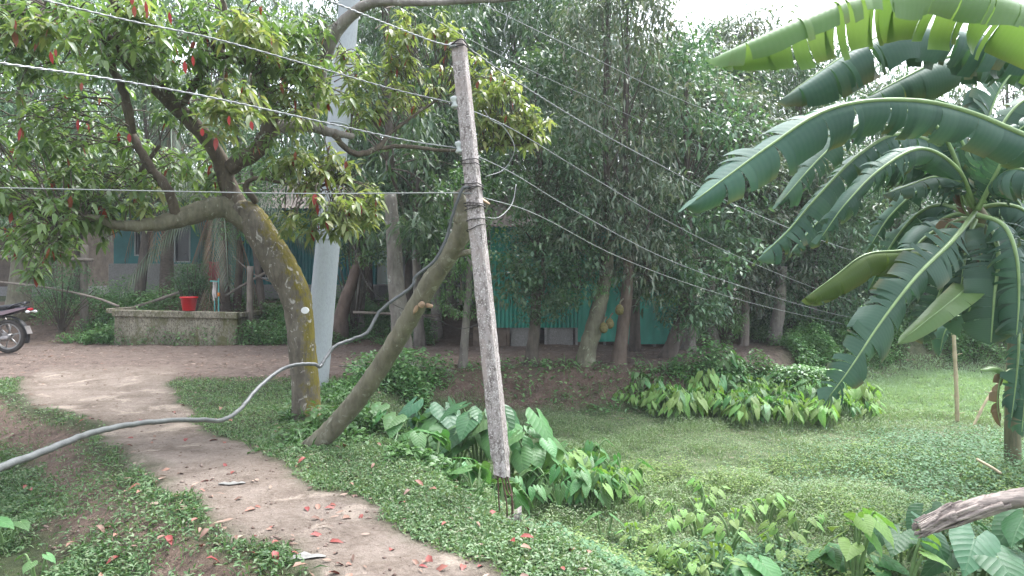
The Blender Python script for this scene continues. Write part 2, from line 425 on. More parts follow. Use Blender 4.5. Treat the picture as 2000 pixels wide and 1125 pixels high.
M['straw'] = plain('dry_sheath', (.16, .12, .105), .85, var=.65, scale=22, stretch=(.12, 1, 1), col2=(.44, .37, .325), bump=.8)
M['moss_bark'] = bark_mat('mossy_bark', (.06, .05, .037), (.18, .155, .12), (.40, .37, .33), .42, (.105, .085, .008), scale=1.1)
M['mbranch'] = bark_mat('branch_bark', (.045, .034, .026), (.13, .105, .075), (.26, .25, .2), .40, scale=1.3)
M['twig'] = bark_mat('twig_bark', (.05, .04, .03), (.12, .1, .075))
M['bark_grey'] = bark_mat('grey_bark', (.10, .088, .075), (.24, .215, .185), (.36, .36, .33), .40, scale=1.0)
M['bark_dark'] = bark_mat('dark_bark', (.06, .05, .042), (.14, .115, .095), (.22, .22, .19), .36)
M['bark_red'] = bark_mat('reddish_bark', (.075, .054, .044), (.165, .122, .098), (.3, .25, .2), .30)
M['bark_moss'] = bark_mat('greenish_bark', (.08, .072, .05), (.19, .18, .125), (.27, .3, .2), .42)
M['bark_palm'] = bark_mat('palm_bark', (.07, .055, .045), (.17, .14, .115), stretch=3.0, scale=.8)
M['prop'] = bark_mat('smooth_prop_bark', (.085, .078, .052), (.195, .18, .125), (.27, .265, .2), .42, stretch=.3, bump=.6, rough=.75, scale=1.1)
M['cutwood'] = plain('cut_wood', (.30, .20, .12), .7, var=.25, scale=18)
M['pole'] = concrete_mat('weathered_concrete', (.43, .385, .365), (.15, .125, .115), (.62, .58, .55), .46, (.33, .275, .25))
M['spun'] = concrete_mat('smooth_concrete', (.40, .425, .44), (.35, .37, .385), (.44, .46, .475), .40)
M['plaster'] = concrete_mat('old_plaster', (.31, .285, .215), (.085, .075, .052), (.42, .38, .30), .44, (.11, .11, .05))
M['cement'] = concrete_mat('grey_cement', (.27, .26, .25), (.2, .19, .18), (.46, .45, .44), .42)
M['rust'] = plain('rusty_rebar', (.09, .05, .035), .8, var=.4, scale=30)
M['cable'] = plain('grey_cable_sheath', (.075, .08, .078), .5, var=.25, scale=14, spec=.4, bscale=80)
M['wire'] = plain('aluminium_wire', (.24, .245, .25), .55, .35, var=.2)
M['dwire'] = plain('tarnished_wire', (.27, .28, .27), .6, .2, var=.2)
M['tie'] = plain('dark_tie_wire', (.05, .045, .04), .6, .3)
M['ceramic'] = plain('glazed_ceramic', (.42, .45, .42), .25, var=.15, spec=.6)
M['green_tin'] = plain('green_painted_tin', (.03, .26, .19), .5, 0, var=.3, scale=2.5, bump=.05, col2=(.05, .34, .25), stretch=(1, 1, .3))
M['teal_tin'] = plain('teal_painted_tin', (.02, .14, .145), .5, 0, var=.2, scale=2.5, bump=.05)
M['grey_tin'] = plain('grey_tin', (.16, .16, .165), .5, .4, var=.35, scale=3, stretch=(1, 1, .3))
M['roof_tin'] = plain('rusty_roof_tin', (.19, .16, .14), .6, .3, var=.35, scale=2)
M['window_dark'] = plain('dark_window', (.02, .022, .024), .2, spec=.6)
M['white_paint'] = plain('white_paint', (.33, .34, .34), .6, var=.1)
M['brick'] = plain('mud_plaster', (.13, .10, .078), .9, var=.35, scale=5)
M['post'] = bark_mat('post_wood', (.10, .085, .07), (.24, .205, .17))
M['bamboo'] = plain('dry_bamboo', (.40, .33, .21), .5, var=.3, scale=5)
M['red_plastic'] = plain('red_plastic', (.52, .012, .018), .35, var=.08, bump=.02, spec=.5)
M['teal_pipe'] = plain('teal_pipe', (.10, .36, .33), .4, var=.1)
M['rag'] = plain('faded_rag', (.45, .40, .37), .9, var=.2)
M['orange'] = plain('orange_plastic', (.65, .22, .05), .5, var=.1)
M['redcloth'] = plain('red_cloth', (.30, .05, .06), .9, var=.3)
M['black_paint'] = plain('glossy_black_paint', (.012, .012, .018), .18, var=.2, bump=.0, spec=.6)
M['vinyl'] = plain('black_vinyl', (.02, .02, .022), .5, var=.2)
M['rubber'] = plain('dusty_tyre', (.07, .062, .055), .9, var=.35)
M['alloy'] = plain('alloy', (.34, .33, .32), .4, .6, var=.2)
M['chrome'] = plain('chrome', (.7, .7, .7), .15, 1.0, var=.05)
M['steel'] = plain('dusty_steel', (.28, .26, .25), .5, .5, var=.25)
M['pinkwhite'] = plain('pearl_decal', (.22, .15, .17), .3, var=.05)
M['taillight'] = plain('tail_lens', (.3, .02, .03), .2, var=.05)
M['clearlens'] = plain('clear_lens', (.75, .78, .78), .1, var=.05)
M['jackfruit'] = plain('jackfruit_skin', (.12, .10, .035), .75, var=.35, scale=40, bump=1.0, bscale=90, col2=(.20, .165, .06))
M['scrap'] = plain('muddy_plastic', (.19, .185, .17), .7, var=.4, scale=14)
M['paper'] = plain('paper', (.75, .73, .72), .8, var=.05)

# ---------------------------------------------------------------- world, sun, camera
w = bpy.data.worlds.new('World'); sc.world = w; w.use_nodes = True
nt = w.node_tree; nt.nodes.clear(); N = NT(nt)
SUN_EL, SUN_AZ = math.radians(62), math.radians(35)
sky = N('TexSky'); sky.sky_type = 'NISHITA'; sky.sun_disc = False
sky.sun_elevation = SUN_EL; sky.sun_rotation = SUN_AZ; sky.air_density = 1.0; sky.dust_density = 4.0; sky.ozone_density = 1.0
hs = N('HueSaturation', {'Saturation': .22, 'Color': sky.outputs[0]})
cool = N.mix(1.0, hs.outputs[0], (.95, .985, 1.05), 'MULTIPLY')
bg = N('Background', {'Color': cool, 'Strength': .15})
wo = nt.nodes.new('ShaderNodeOutputWorld'); nt.links.new(bg.outputs[0], wo.inputs[0])
sl = bpy.data.lights.new('sun', 'SUN'); sl.energy = 1.2; sl.angle = math.radians(25); sl.color = (1, .98, .955)
so = bpy.data.objects.new('sun', sl); C.objects.link(so); so['kind'] = 'helper'
d = Vector((math.sin(SUN_AZ) * math.cos(SUN_EL), math.cos(SUN_AZ) * math.cos(SUN_EL), math.sin(SUN_EL)))
so.rotation_euler = (-d).to_track_quat('-Z', 'Y').to_euler(); so.location = (0, 0, 20)
cam = bpy.data.cameras.new('camera'); co = bpy.data.objects.new('camera', cam); C.objects.link(co)
co.location = (0, 0, CZ); co.rotation_euler = (math.pi / 2, 0, 0)
cam.sensor_width = 36; cam.lens = 36 * F / 2000; cam.shift_y = -(562.5 - VH) / 2000
cam.clip_start = .05; cam.clip_end = 600
sc.camera = co
sc.view_settings.view_transform = 'Standard'; sc.view_settings.look = 'None'; sc.view_settings.gamma = 1
sc.view_settings.exposure = 2.28
cy = sc.cycles
cy.max_bounces = 7; cy.diffuse_bounces = 4; cy.glossy_bounces = 2; cy.transmission_bounces = 4; cy.transparent_max_bounces = 4
cy.use_denoising = True; cy.caustics_reflective = False; cy.caustics_refractive = False

# ---------------------------------------------------------------- ground sheet, split into its named areas
def axis(lo, hi, st, far):
    a = [lo]; s = st
    while a[-1] > -far: s *= 1.28; a.append(a[-1] - s)
    b = [hi]; s = st
    while b[-1] < far: s *= 1.28; b.append(b[-1] + s)
    return np.array(sorted(a[1:]) + list(np.arange(lo, hi, st)) + b)
gx = axis(-9.5, 10.5, .075, 260); gy = axis(1.5, 20, .07, 260)
X, Y = np.meshgrid(gx, gy, indexing='ij')
f = fields(X, Y); Z = hgt(X, Y, f)
bare = f['n1']
bank = np.clip(ss(.1, .3, f['marsh']) * (1 - ss(.72, .97, f['marsh'])) * f['back'] * 1.3 * (1 - .9 * ss(3.5, 5.5, X)) + ss(.05, .2, f['hollow']) * (1 - ss(.45, .8, f['hollow'])) * .9 + f['back'] * (1 - f['marsh']) * .8 * (Y < 19) * (1 - .97 * ss(4.3, 5.8, X)), 0, 1)
rgba = np.stack([np.clip(f['path'] - f['road'] * ss(11.2, 12.5, Y), 0, 1), f['road'], bank, f['marsh']], -1).reshape(-1, 4)
V = np.stack([X, Y, Z], -1).reshape(-1, 3)
nx, ny = len(gx), len(gy)
ii, jj = np.meshgrid(np.arange(nx - 1), np.arange(ny - 1), indexing='ij')
Q = np.stack([ii * ny + jj, (ii + 1) * ny + jj, (ii + 1) * ny + jj + 1, ii * ny + jj + 1], -1).reshape(-1, 4)
fm = lambda k: f[k].reshape(-1)[Q].mean(1)
cls = np.zeros(len(Q), int)
cls[fm('marsh') > .6] = 3
cls[(fm('path') > .5)] = 1
cls[(fm('road') > .5)] = 2
for k, nm in enumerate(('ground', 'dirt_path', 'dirt_road', 'marsh')):
    q = Q[cls == k]; us, inv = np.unique(q, return_inverse=True)
    me = make_mesh(nm, V[us], [(inv.reshape(-1, 4), 0, True)], rgba=rgba[us]); me.materials.append(M['soil'])
    ob = bpy.data.objects.new(nm, me); C.objects.link(ob); ob['kind'] = 'structure'

# ---------------------------------------------------------------- grass and other ground growth
def scatter(n, y0, y1, x0=None, x1=None, p=1.6):
    """random ground points, thinner with distance"""
    a, b = y0 ** (1 - p), y1 ** (1 - p)
    y = (a + rng.random(n) * (b - a)) ** (1 / (1 - p))
    lim = .82 * y + .6
    x = rng.uniform(-1, 1, n) * lim
    k = np.ones(n, bool)
    if x0 is not None: k &= (x > x0)
    if x1 is not None: k &= (x < x1)
    return x[k], y[k]
def blades(mb, x, y, z, L, W, lean=.5, hi=False, bend=.35):
    n = len(x); a = rng.uniform(0, 2 * np.pi, n); t = rng.uniform(.05, lean, n)
    d = np.stack([np.cos(a) * np.sin(t), np.sin(a) * np.sin(t), np.cos(t)], 1)
    up = rdir(n, -.2, .2)
    pos = np.stack([x, y, z], 1)
    v, fs, k = leaves(pos, d, up, L, W, bend, .1, hi)
    mb.add(v, fs)
def lowleaf(mb, x, y, z, L, W, zlo=-.2, zhi=.6, hi=False, bend=.25):
    n = len(x); d = rdir(n, zlo, zhi)
    up = nrm(np.array([0, 0, 1.0]) + .5 * rdir(n))
    v, fs, k = leaves(np.stack([x, y, z], 1), d, up, L, W, bend, .12, hi)
    mb.add(v, fs)
def stuff(mb, name, mat, label, cat):
    o = mb.build(name, mat); return tag(o, label, cat, kind='stuff')
# verge grass on both sides of the path
x, y = scatter(620000, 3.2, 13.5, p=1.5); f = fields(x, y)
keep = (f['path'] < .55) & (f['road'] < .3) & (f['marsh'] < .75) & ((f['ps'] < 0) | (y > 10)) & (x < 2.2)
keep &= rng.random(len(x)) < (1 - f['path'] * 1.7) * (.5 + .5 * ss(.3, .5, fbm(x * 2.5, y * 2.5, 4.))) * (1 - .75 * ss(10.6, 11.6, y))
x, y = x[keep], y[keep]; z = hgt(x, y)
mb = MB(); n = len(x); h = n * 3 // 5
blades(mb, x[:h], y[:h], z[:h], rng.uniform(.025, .075, h) * (1 + .3 * (y[:h] > 7)), rng.uniform(.008, .015, h), 1.1)
lowleaf(mb, x[h:], y[h:], z[h:] + rng.uniform(.0, .03, n - h), rng.uniform(.02, .045, n - h), rng.uniform(.010, .02, n - h))
stuff(mb, 'verge_grass', M['grass'], 'short bright grass on the verge right of the dirt path', 'grass')
# darker, longer grass in the hollow on the left
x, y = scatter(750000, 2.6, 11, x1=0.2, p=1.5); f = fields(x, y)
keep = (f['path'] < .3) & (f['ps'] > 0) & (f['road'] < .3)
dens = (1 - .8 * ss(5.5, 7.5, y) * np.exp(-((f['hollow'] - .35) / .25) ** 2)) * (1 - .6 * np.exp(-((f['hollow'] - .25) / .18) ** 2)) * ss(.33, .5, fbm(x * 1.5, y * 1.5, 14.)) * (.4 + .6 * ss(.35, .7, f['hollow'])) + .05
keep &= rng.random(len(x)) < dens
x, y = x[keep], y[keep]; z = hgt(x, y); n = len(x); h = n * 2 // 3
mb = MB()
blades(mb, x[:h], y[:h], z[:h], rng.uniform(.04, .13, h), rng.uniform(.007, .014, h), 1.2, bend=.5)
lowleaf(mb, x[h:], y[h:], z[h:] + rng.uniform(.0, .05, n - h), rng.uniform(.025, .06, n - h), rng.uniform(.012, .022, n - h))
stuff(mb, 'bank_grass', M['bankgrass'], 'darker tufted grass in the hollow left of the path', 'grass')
# pale small-leaved weeds over the marsh
x, y = scatter(1500000, 3.6, 13.8, -2.2, 11.5, 1.35); f = fields(x, y)
pat = fbm(x * .9, y * .9, 21.)
keep = (f['marsh'] > .45) & (rng.random(len(x)) < .3 + .7 * ss(.34, .5, pat)) & (y < 12.8)
x, y, pat = x[keep], y[keep], pat[keep]; z = hgt(x, y); n = len(x)
mb = MB(); hh = .02 + .13 * ss(.4, .62, fbm(x * 1.6, y * 1.6, 8.))
h = n // 2
lowleaf(mb, x[:h], y[:h], z[:h] + rng.random(h) * hh[:h], rng.uniform(.015, .036, h), rng.uniform(.007, .017, h))
blades(mb, x[h:], y[h:], z[h:], rng.uniform(.3, 1.1, n - h) * (hh[h:] + .03), rng.uniform(.004, .009, n - h), .8)
stuff(mb, 'marsh_weeds', M['weeds'], 'pale small-leaved weeds matting the wet hollow', 'weeds')
# darker broad weeds: bottom right patch, right-hand creeper mound
x, y = scatter(420000, 3.4, 12, -.2, 9); f = fields(x, y)
pt = ss(.42, .58, fbm(x * 1.1, y * 1.1, 33.)) * (y < 6.6) + .35 * ss(.45, .6, fbm(x * .8, y * .8, 17.)) * ss(2.5, 4, x) * (y < 10.3) + 1.6 * np.exp(-((x - 5.6) / 1.5) ** 2 - ((y - 8.6) / 1.1) ** 2) + .5 * np.exp(-((x - .6) / .6) ** 2 - ((y - 4.9) / .9) ** 2)
keep = (f['marsh'] > .35) & (rng.random(len(x)) < pt)
x, y = x[keep], y[keep]; z = hgt(x, y); n = len(x)
hh = .04 + .12 * rng.random(n) + .16 * np.exp(-((x - 5.6) / 1.5) ** 2 - ((y - 8.6) / 1.1) ** 2)
mb = MB(); lowleaf(mb, x, y, z + rng.random(n) * hh, rng.uniform(.022, .055, n), rng.uniform(.013, .03, n), -.2, .7, True)
stuff(mb, 'creeping_weeds', M['dkweeds'], 'dark broad-leaved creeping weeds in patches over the wet hollow', 'weeds')
# smooth bright grass of the far field
n = 130000; x = rng.uniform(3.2, 14, n); y = rng.uniform(10.2, 17.3, n); f = fields(x, y)
keep = (f['marsh'] > .5) & (rng.random(n) < ss(10.5, 11.9, y + 1.6 * (fbm(x * .9, y * .9, 3.) - .5) + .5 * np.minimum(x - 5, 0))); x, y = x[keep], y[keep]; z = hgt(x, y); n = len(x)
x2 = rng.uniform(4, 22, 60000); y2 = rng.uniform(17.5, 36, 60000)
x, y = np.concatenate([x, x2]), np.concatenate([y, y2]); z = np.concatenate([z, hgt(x2, y2)]); n = len(x); big = 1 + 1.6 * (y > 17.4)
mb = MB(); blades(mb, x, y, z, rng.uniform(.05, .12, n) * big, rng.uniform(.012, .026, n) * big, .9)
stuff(mb, 'field_grass', M['field'], 'smooth pale green grass of the low field beyond the bamboo pole', 'grass')
# undergrowth behind the road, on the bank edge and below the right-hand trees
def undergrowth(name, label, regs, mat, seed, lf=(.04, .09)):
    mb = MB()
    for (xa, xb, ya, yb, n, hmax) in regs:
        x = rng.uniform(xa, xb, n); y = rng.uniform(ya, yb, n); f = fields(x, y)
        pn = fbm(x * 1.2, y * 1.2, seed)
        e = np.minimum(np.minimum(x - xa, xb - x) / .35, np.minimum(y - ya, yb - y) / .25)
        k = (f['road'] < .25) & ((x < 5.4) | (f['marsh'] < .75)) & (rng.random(n) < ss(.3, .5, pn) * np.clip(e + .2, 0, 1))
        x, y, pn = x[k], y[k], pn[k]; m = len(x)
        z = hgt(x, y) + rng.random(m) * hmax * (.25 + 1.1 * ss(.35, .65, pn))
        lowleaf(mb, x, y, z, rng.uniform(*lf, m), rng.uniform(lf[0] * .55, lf[1] * .6, m), -.4, .5, True)
        k2 = rng.random(m) < .15
        blades(mb, x[k2], y[k2], hgt(x[k2], y[k2]), rng.uniform(.1, .4, k2.sum()), .014, .7)
    return stuff(mb, name, mat, label, 'undergrowth')
undergrowth('undergrowth', 'leafy undergrowth climbing the rise behind the road', [(-6.0, -1.6, 15.5, 18.2, 26000, .42), (-9.8, -8.2, 15.3, 18, 9000, .45), (-9.5, -6.2, 15.6, 17, 9000, .3), (-12, -6, 17.0, 20, 12000, .5), (-6, 0, 18, 21, 9000, .6)], M['bushy'], 41.)
undergrowth('bank_scrub', 'dark scrub covering the bank under the roadside trees', [(2.0, 7.5, 11.9, 14.9, 60000, .42), (5.3, 15, 14.2, 19, 80000, .45), (2.4, 5.6, 12.1, 14.2, 26000, .4), (5, 22, 17.5, 24, 90000, .5), (9, 30, 23, 34, 40000, .8), (6, 16, 15.3, 18.6, 60000, .45), (-2.4, -.9, 9.8, 11.6, 7000, .35), (-.9, 2.5, 11.2, 12.3, 900, .14), (-1.5, 2.8, 12.0, 12.5, 500, .12), (6, 18, 18, 26, 30000, .5)], M['bushy'], 47.)
undergrowth('verge_weeds', 'broad-leaved weeds between the propping log and the taro clump', [(-2.2, -.6, 7.6, 9.8, 5200, .22), (-1.3, .2, 5.6, 7.8, 5200, .16), (-2.9, -2.0, 9.2, 10.6, 1500, .2), (-2.4, -1.4, 6.75, 7.7, 900, .1), (-2.6, -2.1, 8.1, 8.6, 300, .08)], M['tarob'], 49., (.05, .1))
# brown litter on road edge, bank and path
x, y = scatter(42000, 4, 16, p=1.2); f = fields(x, y)
w8 = np.exp(-((y - 12.0) / .9) ** 2) * ss(-4.5, -2.5, x) * (1 - ss(3.5, 5, x)) + .5 * f['road'] * ss(-5.5, -2, x) * .5 + f['back'] * (1 - f['marsh']) * .35 + .9 * f['back'] * ss(.1, .3, f['marsh']) * (1 - ss(.9, 1, f['marsh'])) + .012 + .10 * np.exp(-((f['pd']) / .3) ** 2)
w8 = w8 * (.25 + 1.6 * ss(.42, .6, fbm(x * 3, y * 3, 77.)))
w8 = w8 * (1 - .75 * f['path'])
k = rng.random(len(x)) < w8; x, y = x[k], y[k]; n = len(x)
mb = MB(); lowleaf(mb, x, y, hgt(x, y) + .008 + .01 * rng.random(n), rng.uniform(.035, .10, n), rng.uniform(.008, .032, n), -.05, .25, True, .1)
stuff(mb, 'leaf_litter', M['litter'], 'brown dead leaves and twigs littering road edge and bank', 'leaf litter')

# soil crumbs and small stones on path, road and bank
x, y = scatter(60000, 3.7, 15.5, p=1.5); f = fields(x, y)
k = (np.maximum(f['path'], f['road']) > .2) | ((f['hollow'] > .05) & (f['hollow'] < .7)) | ((f['back'] > .5) & (f['marsh'] > .1) & (f['marsh'] < .9))
k &= rng.random(len(x)) < (.04 + .8 * ss(.47, .64, fbm(x * 2.6, y * 2.6, 61.)) * (1 - .7 * f['path']))
x, y = x[k], y[k]; n = len(x); z = hgt(x, y); r = .004 + .016 * rng.random(n) ** 4
oct_ = np.array([[1, 0, 0], [0, 1, 0], [-1, 0, 0], [0, -1, 0], [0, 0, .7], [0, 0, -.7]])
a = rng.uniform(0, 6.28, n); ca, sa = np.cos(a), np.sin(a); V = oct_[None] * (r[:, None, None] * rng.uniform(.6, 1.3, (n, 6, 1)))
V = np.stack([V[..., 0] * ca[:, None] - V[..., 1] * sa[:, None], V[..., 0] * sa[:, None] + V[..., 1] * ca[:, None], V[..., 2]], -1) + np.stack([x, y, z + r * .2], -1)[:, None]
fo = np.array([[0, 1, 4], [1, 2, 4], [2, 3, 4], [3, 0, 4], [1, 0, 5], [2, 1, 5], [3, 2, 5], [0, 3, 5]])
mb = MB(); mb.add(V.reshape(-1, 3), (np.arange(n)[:, None, None] * 6 + fo[None]).reshape(-1, 3), smooth=True)
stuff(mb, 'gravel', leaf_mat('soil_crumbs', [(.12, .085, .065), (.2, .15, .12), (.28, .23, .19)], .9, .0, .1), 'soil crumbs and small stones strewn over path, road and bank', 'gravel')

# taller fine weeds in the open hollow
x, y = scatter(34000, 3.9, 9.4, .2, 5.5, 1.3); f = fields(x, y)
k = (f['marsh'] > .5) & (rng.random(len(x)) < ss(.46, .6, fbm(x * 1.3, y * 1.3, 88.))) ; x, y = x[k], y[k]
P0 = []
z = hgt(x, y); mb = MB(); H_ = rng.uniform(.05, .22, len(x))
for q in range(9):
    t = rng.uniform(.25, 1, len(x)); P0.append(np.stack([x + rng.normal(0, .02, len(x)), y + rng.normal(0, .02, len(x)), z + H_ * t], 1))
P0 = np.concatenate(P0); lowleaf(mb, P0[:, 0], P0[:, 1], P0[:, 2], rng.uniform(.018, .045, len(P0)), rng.uniform(.009, .022, len(P0)), -.3, .6, True)
blades(mb, x, y, z, H_ * 1.1, .004, .25)
stuff(mb, 'tall_weeds', leaf_mat('tall_weed_leaf', [(.12, .22, .06), (.17, .28, .08), (.23, .33, .11), (.28, .34, .15)], .6, .35, .25), 'fresh green tall weeds standing in patches in the open hollow', 'weeds')
# ================================================================ FOREGROUND TREE
def limb(mb, rows, n=5, seg=12, rough=.12, extra=0.0):
    """rows (u,v,Y,width px at 2000) -> tapered limb"""
    p = spl(PX([(r[0], r[1], r[2], r[3] / F * r[2] / 2) for r in rows]), n)
    p[:, :3] += (rng.random((len(p), 3)) - .5) * extra
    mb.tube(p[:, :3], np.maximum(p[:, 3], .003), seg, True, rough=rough)
    return p
base = P(598, 822, 8.4); base[2] = gz(base[0], base[1])
mt = empty('mossy_tree', base, 'crooked mossy tree with yellow moss on its bent trunk and red leaves in its crown', 'tree')
mb = MB()
limb(mb, [(598, 850, 8.4, 78), (598, 826, 8.4, 64), (598, 795, 8.4, 56), (596, 740, 8.4, 53), (590, 680, 8.4, 53), (585, 620, 8.4, 54), (574, 570, 8.4, 60), (545, 515, 8.4, 62), (515, 465, 8.4, 60), (490, 425, 8.4, 54), (462, 408, 8.4, 46)], 7, 18, .08)
mb.build('trunk', M['moss_bark'], mt)
skel = []
def br(rows, name='branch', mat='mbranch', seg=10, ex=.015):
    mb = MB(); p = limb(mb, rows, 5, seg, .14, ex); mb.build(name, M[mat], mt); skel.append(p[:, :3])
br([(500, 440, 8.4, 48), (450, 409, 8.38, 46), (415, 406, 8.3, 42), (370, 420, 8.2, 40), (325, 434, 8.05, 33), (285, 439, 7.9, 26), (235, 441, 7.7, 20), (180, 425, 7.5, 12), (110, 430, 7.3, 8)], mat='prop')
br([(470, 420, 8.4, 42), (442, 350, 8.4, 34), (424, 300, 8.3, 30), (385, 250, 8.1, 30), (350, 215, 8.0, 31), (300, 165, 7.8, 30), (258, 125, 7.6, 28), (220, 85, 7.4, 24), (170, 45, 7.2, 18), (90, 10, 7, 10)], mat='mbranch')
br([(236, 100, 7.5, 18), (228, 60, 7.5, 17), (222, 10, 7.4, 15), (205, -60, 7.2, 10)])
br([(250, 118, 7.6, 15), (214, 110, 7.6, 15), (235, 165, 7.6, 15), (252, 210, 7.6, 14), (262, 260, 7.7, 10)])
br([(450, 330, 8.35, 30), (470, 312, 8.3, 34), (505, 292, 8.2, 34), (524, 255, 8.15, 32), (526, 215, 8.1, 28), (505, 150, 8, 18), (470, 110, 7.9, 12)], mat='mbranch')
br([(520, 262, 8.2, 28), (545, 248, 8.3, 26), (600, 246, 8.5, 24), (645, 258, 8.6, 17), (690, 266, 8.8, 11)], mat='bark_grey')
br([(592, 247, 8.5, 22), (612, 215, 8.5, 21), (624, 165, 8.5, 20), (636, 110, 8.4, 21), (662, 55, 8.3, 24), (700, 18, 8.2, 22), (745, 4, 8.1, 17), (830, 6, 8, 12), (930, 2, 7.9, 11), (1020, -4, 7.8, 8)], mat='bark_grey')
br([(345, 425, 8.1, 20), (330, 375, 8, 19), (300, 335, 8, 18), (272, 290, 8, 16), (255, 250, 8.1, 12), (240, 200, 8.1, 8)])
br([(255, 372, 8.3, 9), (285, 320, 8.2, 9), (312, 285, 8.2, 8)])
br([(500, 395, 8.4, 14), (480, 365, 8.3, 12), (500, 348, 8.3, 8), (560, 358, 8.2, 6), (620, 365, 8.2, 6), (660, 348, 8.1, 5)])
br([(650, 262, 8.6, 12), (690, 300, 8.9, 12), (735, 290, 9.1, 11), (760, 262, 9.2, 8), (800, 232, 9.3, 6), (860, 190, 9.4, 5)])
br([(735, 290, 9.1, 8), (790, 285, 9.3, 8), (850, 292, 9.4, 7), (920, 296, 9.5, 6), (960, 285, 9.6, 5), (1030, 282, 9.7, 4)])
br([(350, 215, 8.0, 16), (390, 150, 7.9, 14), (430, 100, 7.9, 13), (440, 40, 7.8, 11), (430, -40, 7.7, 8)])
br([(480, 120, 8, 12), (440, 110, 7.9, 16), (410, 80, 7.8, 12)])
allsk = np.concatenate(skel)
# whorls of drooping leaves at twig ends
def crown(blobs, dens, name, mat, parent, Lr=(.11, .17), nl=(7, 11), red=0.0, origin=None, asp=.38, lift=0.0):
    W = []
    for (u, v, Yc, ru, rv, ry, n) in blobs:
        m = max(1, int(n * dens))
        q = rdir(m) * (rng.random((m, 1)) ** .45)
        c = P(u, v, Yc)
        W.append(c + q * np.array([ru / F * Yc, ry, rv / F * Yc]))
    W = np.concatenate(W)
    # twigs towards the nearest limb point
    tw = MB()
    for k in range(0, len(W)):
        dd = np.linalg.norm(allsk - W[k], axis=1); j = np.argmin(dd + rng.random(len(dd)) * .15)
        e = W[k] + (allsk[j] - W[k]) * min(1.0, rng.uniform(.18, .5) / (dd[j] + 1e-6))
        mid = (W[k] + e) / 2 + np.array([0, 0, .05]) + (rng.random(3) - .5) * .08
        tw.tube(spl([W[k], mid, e], 3), np.linspace(.003, .008, 7), 4, False)
    P0, D, LL, R = [], [], [], []
    for k in range(len(W)):
        m = rng.integers(nl[0], nl[1] + 1)
        a = rng.uniform(0, 2 * np.pi) + np.arange(m) * 2.4
        el = rng.uniform(-.75, .55, m) + lift
        d = np.stack([np.cos(a) * np.cos(el), np.sin(a) * np.cos(el), np.sin(el)], 1)
        P0.append(W[k] + d * .012 + np.array([0, 0, 1]) * rng.uniform(-.06, .04, m)[:, None]); D.append(d); LL.append(rng.uniform(*Lr, m) * rng.uniform(.8, 1.15))
        R.append(rng.random(m) < red)
    P0, D, LL, R = map(np.concatenate, (P0, D, LL, R))
    up = nrm(np.array([0, 0, 1.0]) + .35 * rdir(len(P0)))
    def put(sel, nm, mt_, bend):
        m = MB(); v, fs, k = leaves(P0[sel], D[sel], up[sel], LL[sel], LL[sel] * asp, bend, .13, True)
        m.add(v, fs); return m.build(nm, mt_, parent)
    put(~R, name, mat, rng.uniform(.25, .75, (~R).sum()))
    if R.any():
        D[R] = nrm(D[R] * np.array([.35, .35, 0]) + np.array([0, 0, -1.0])); put(R, 'red_leaves', M['redleaf'], .1)
    return tw.build('twigs', M['twig'], parent)
A = [(60, 130, 7.2, 100, 120, .8, 46), (190, 60, 7.0, 130, 80, .8, 46), (330, 80, 7.4, 120, 90, .8, 46), (470, 70, 7.7, 120, 80, .8, 44), (560, 120, 7.8, 80, 90, .6, 34), (90, 290, 7.6, 120, 90, .9, 46),
     (40, 400, 7.4, 70, 60, .6, 22), (130, 420, 7.3, 70, 55, .6, 22), (225, 240, 8.3, 100, 90, .6, 26), (110, 480, 7.2, 60, 40, .5, 12), (330, 330, 8.6, 110, 60, .5, 22), (530, 310, 8.0, 70, 50, .5, 14), (300, 400, 8.8, 80, 40, .5, 10),
     (380, 190, 8.2, 90, 70, .5, 24), (20, 30, 7, 60, 60, .6, 16), (590, 60, 8.2, 60, 60, .5, 16), (70, 530, 6.8, 30, 25, .3, 3), (60, 470, 8.3, 90, 50, .5, 22), (190, 440, 8.0, 60, 30, .4, 12), (30, 320, 8.6, 90, 80, .6, 26), (200, 330, 9.2, 110, 80, .6, 26), (380, 310, 9.3, 70, 60, .5, 16), (430, 370, 8.7, 60, 40, .4, 12), (200, 360, 7.9, 90, 60, .5, 24), (-60, 250, 7.4, 80, 250, .9, 40)]
crown(A, 1.5, 'crown', M['mleaf'], mt, (.085, .15), (7, 11), .012)
B = [(455, 190, 6.6, 60, 45, .35, 13), (590, 320, 7.8, 60, 45, .4, 18), (640, 420, 7.7, 90, 45, .5, 30), (700, 400, 8.0, 60, 50, .5, 22), (560, 220, 7.6, 60, 40, .4, 14), (610, 150, 7.9, 50, 60, .4, 14), (430, 230, 6.5, 45, 35, .3, 9), (300, 30, 6.8, 60, 30, .3, 8), (660, 320, 8.1, 50, 40, .4, 14), (90, 60, 6.6, 60, 30, .3, 9), (560, 420, 8.0, 30, 40, .3, 6), (500, 70, 7.1, 90, 50, .4, 18), (275, 385, 7.9, 40, 30, .3, 6),
     (700, 200, 9.0, 60, 60, .5, 22), (690, 120, 9.0, 45, 45, .4, 14), (790, 45, 9.2, 40, 30, .4, 12), (870, 55, 9.2, 35, 35, .4, 12), (800, 170, 9.4, 70, 60, .5, 26), (900, 130, 9.5, 50, 50, .5, 16), (960, 170, 9.5, 60, 40, .5, 22), (990, 230, 9.6, 60, 50, .5, 26), (1040, 255, 9.7, 45, 45, .4, 18), (950, 250, 9.6, 50, 60, .4, 18), (770, 110, 9.3, 60, 40, .4, 14), (1000, 160, 9.8, 30, 30, .3, 8)]
crown([b for b in B[:13] if b[0] < 400], 1.3, 'young_foliage', M['mleaf2'], mt, (.09, .145), (8, 12), .02)
crown([b for b in B[:13] if b[0] >= 400], 1.3, 'young_foliage', M['mleaf2'], mt, (.09, .145), (8, 12), .02)
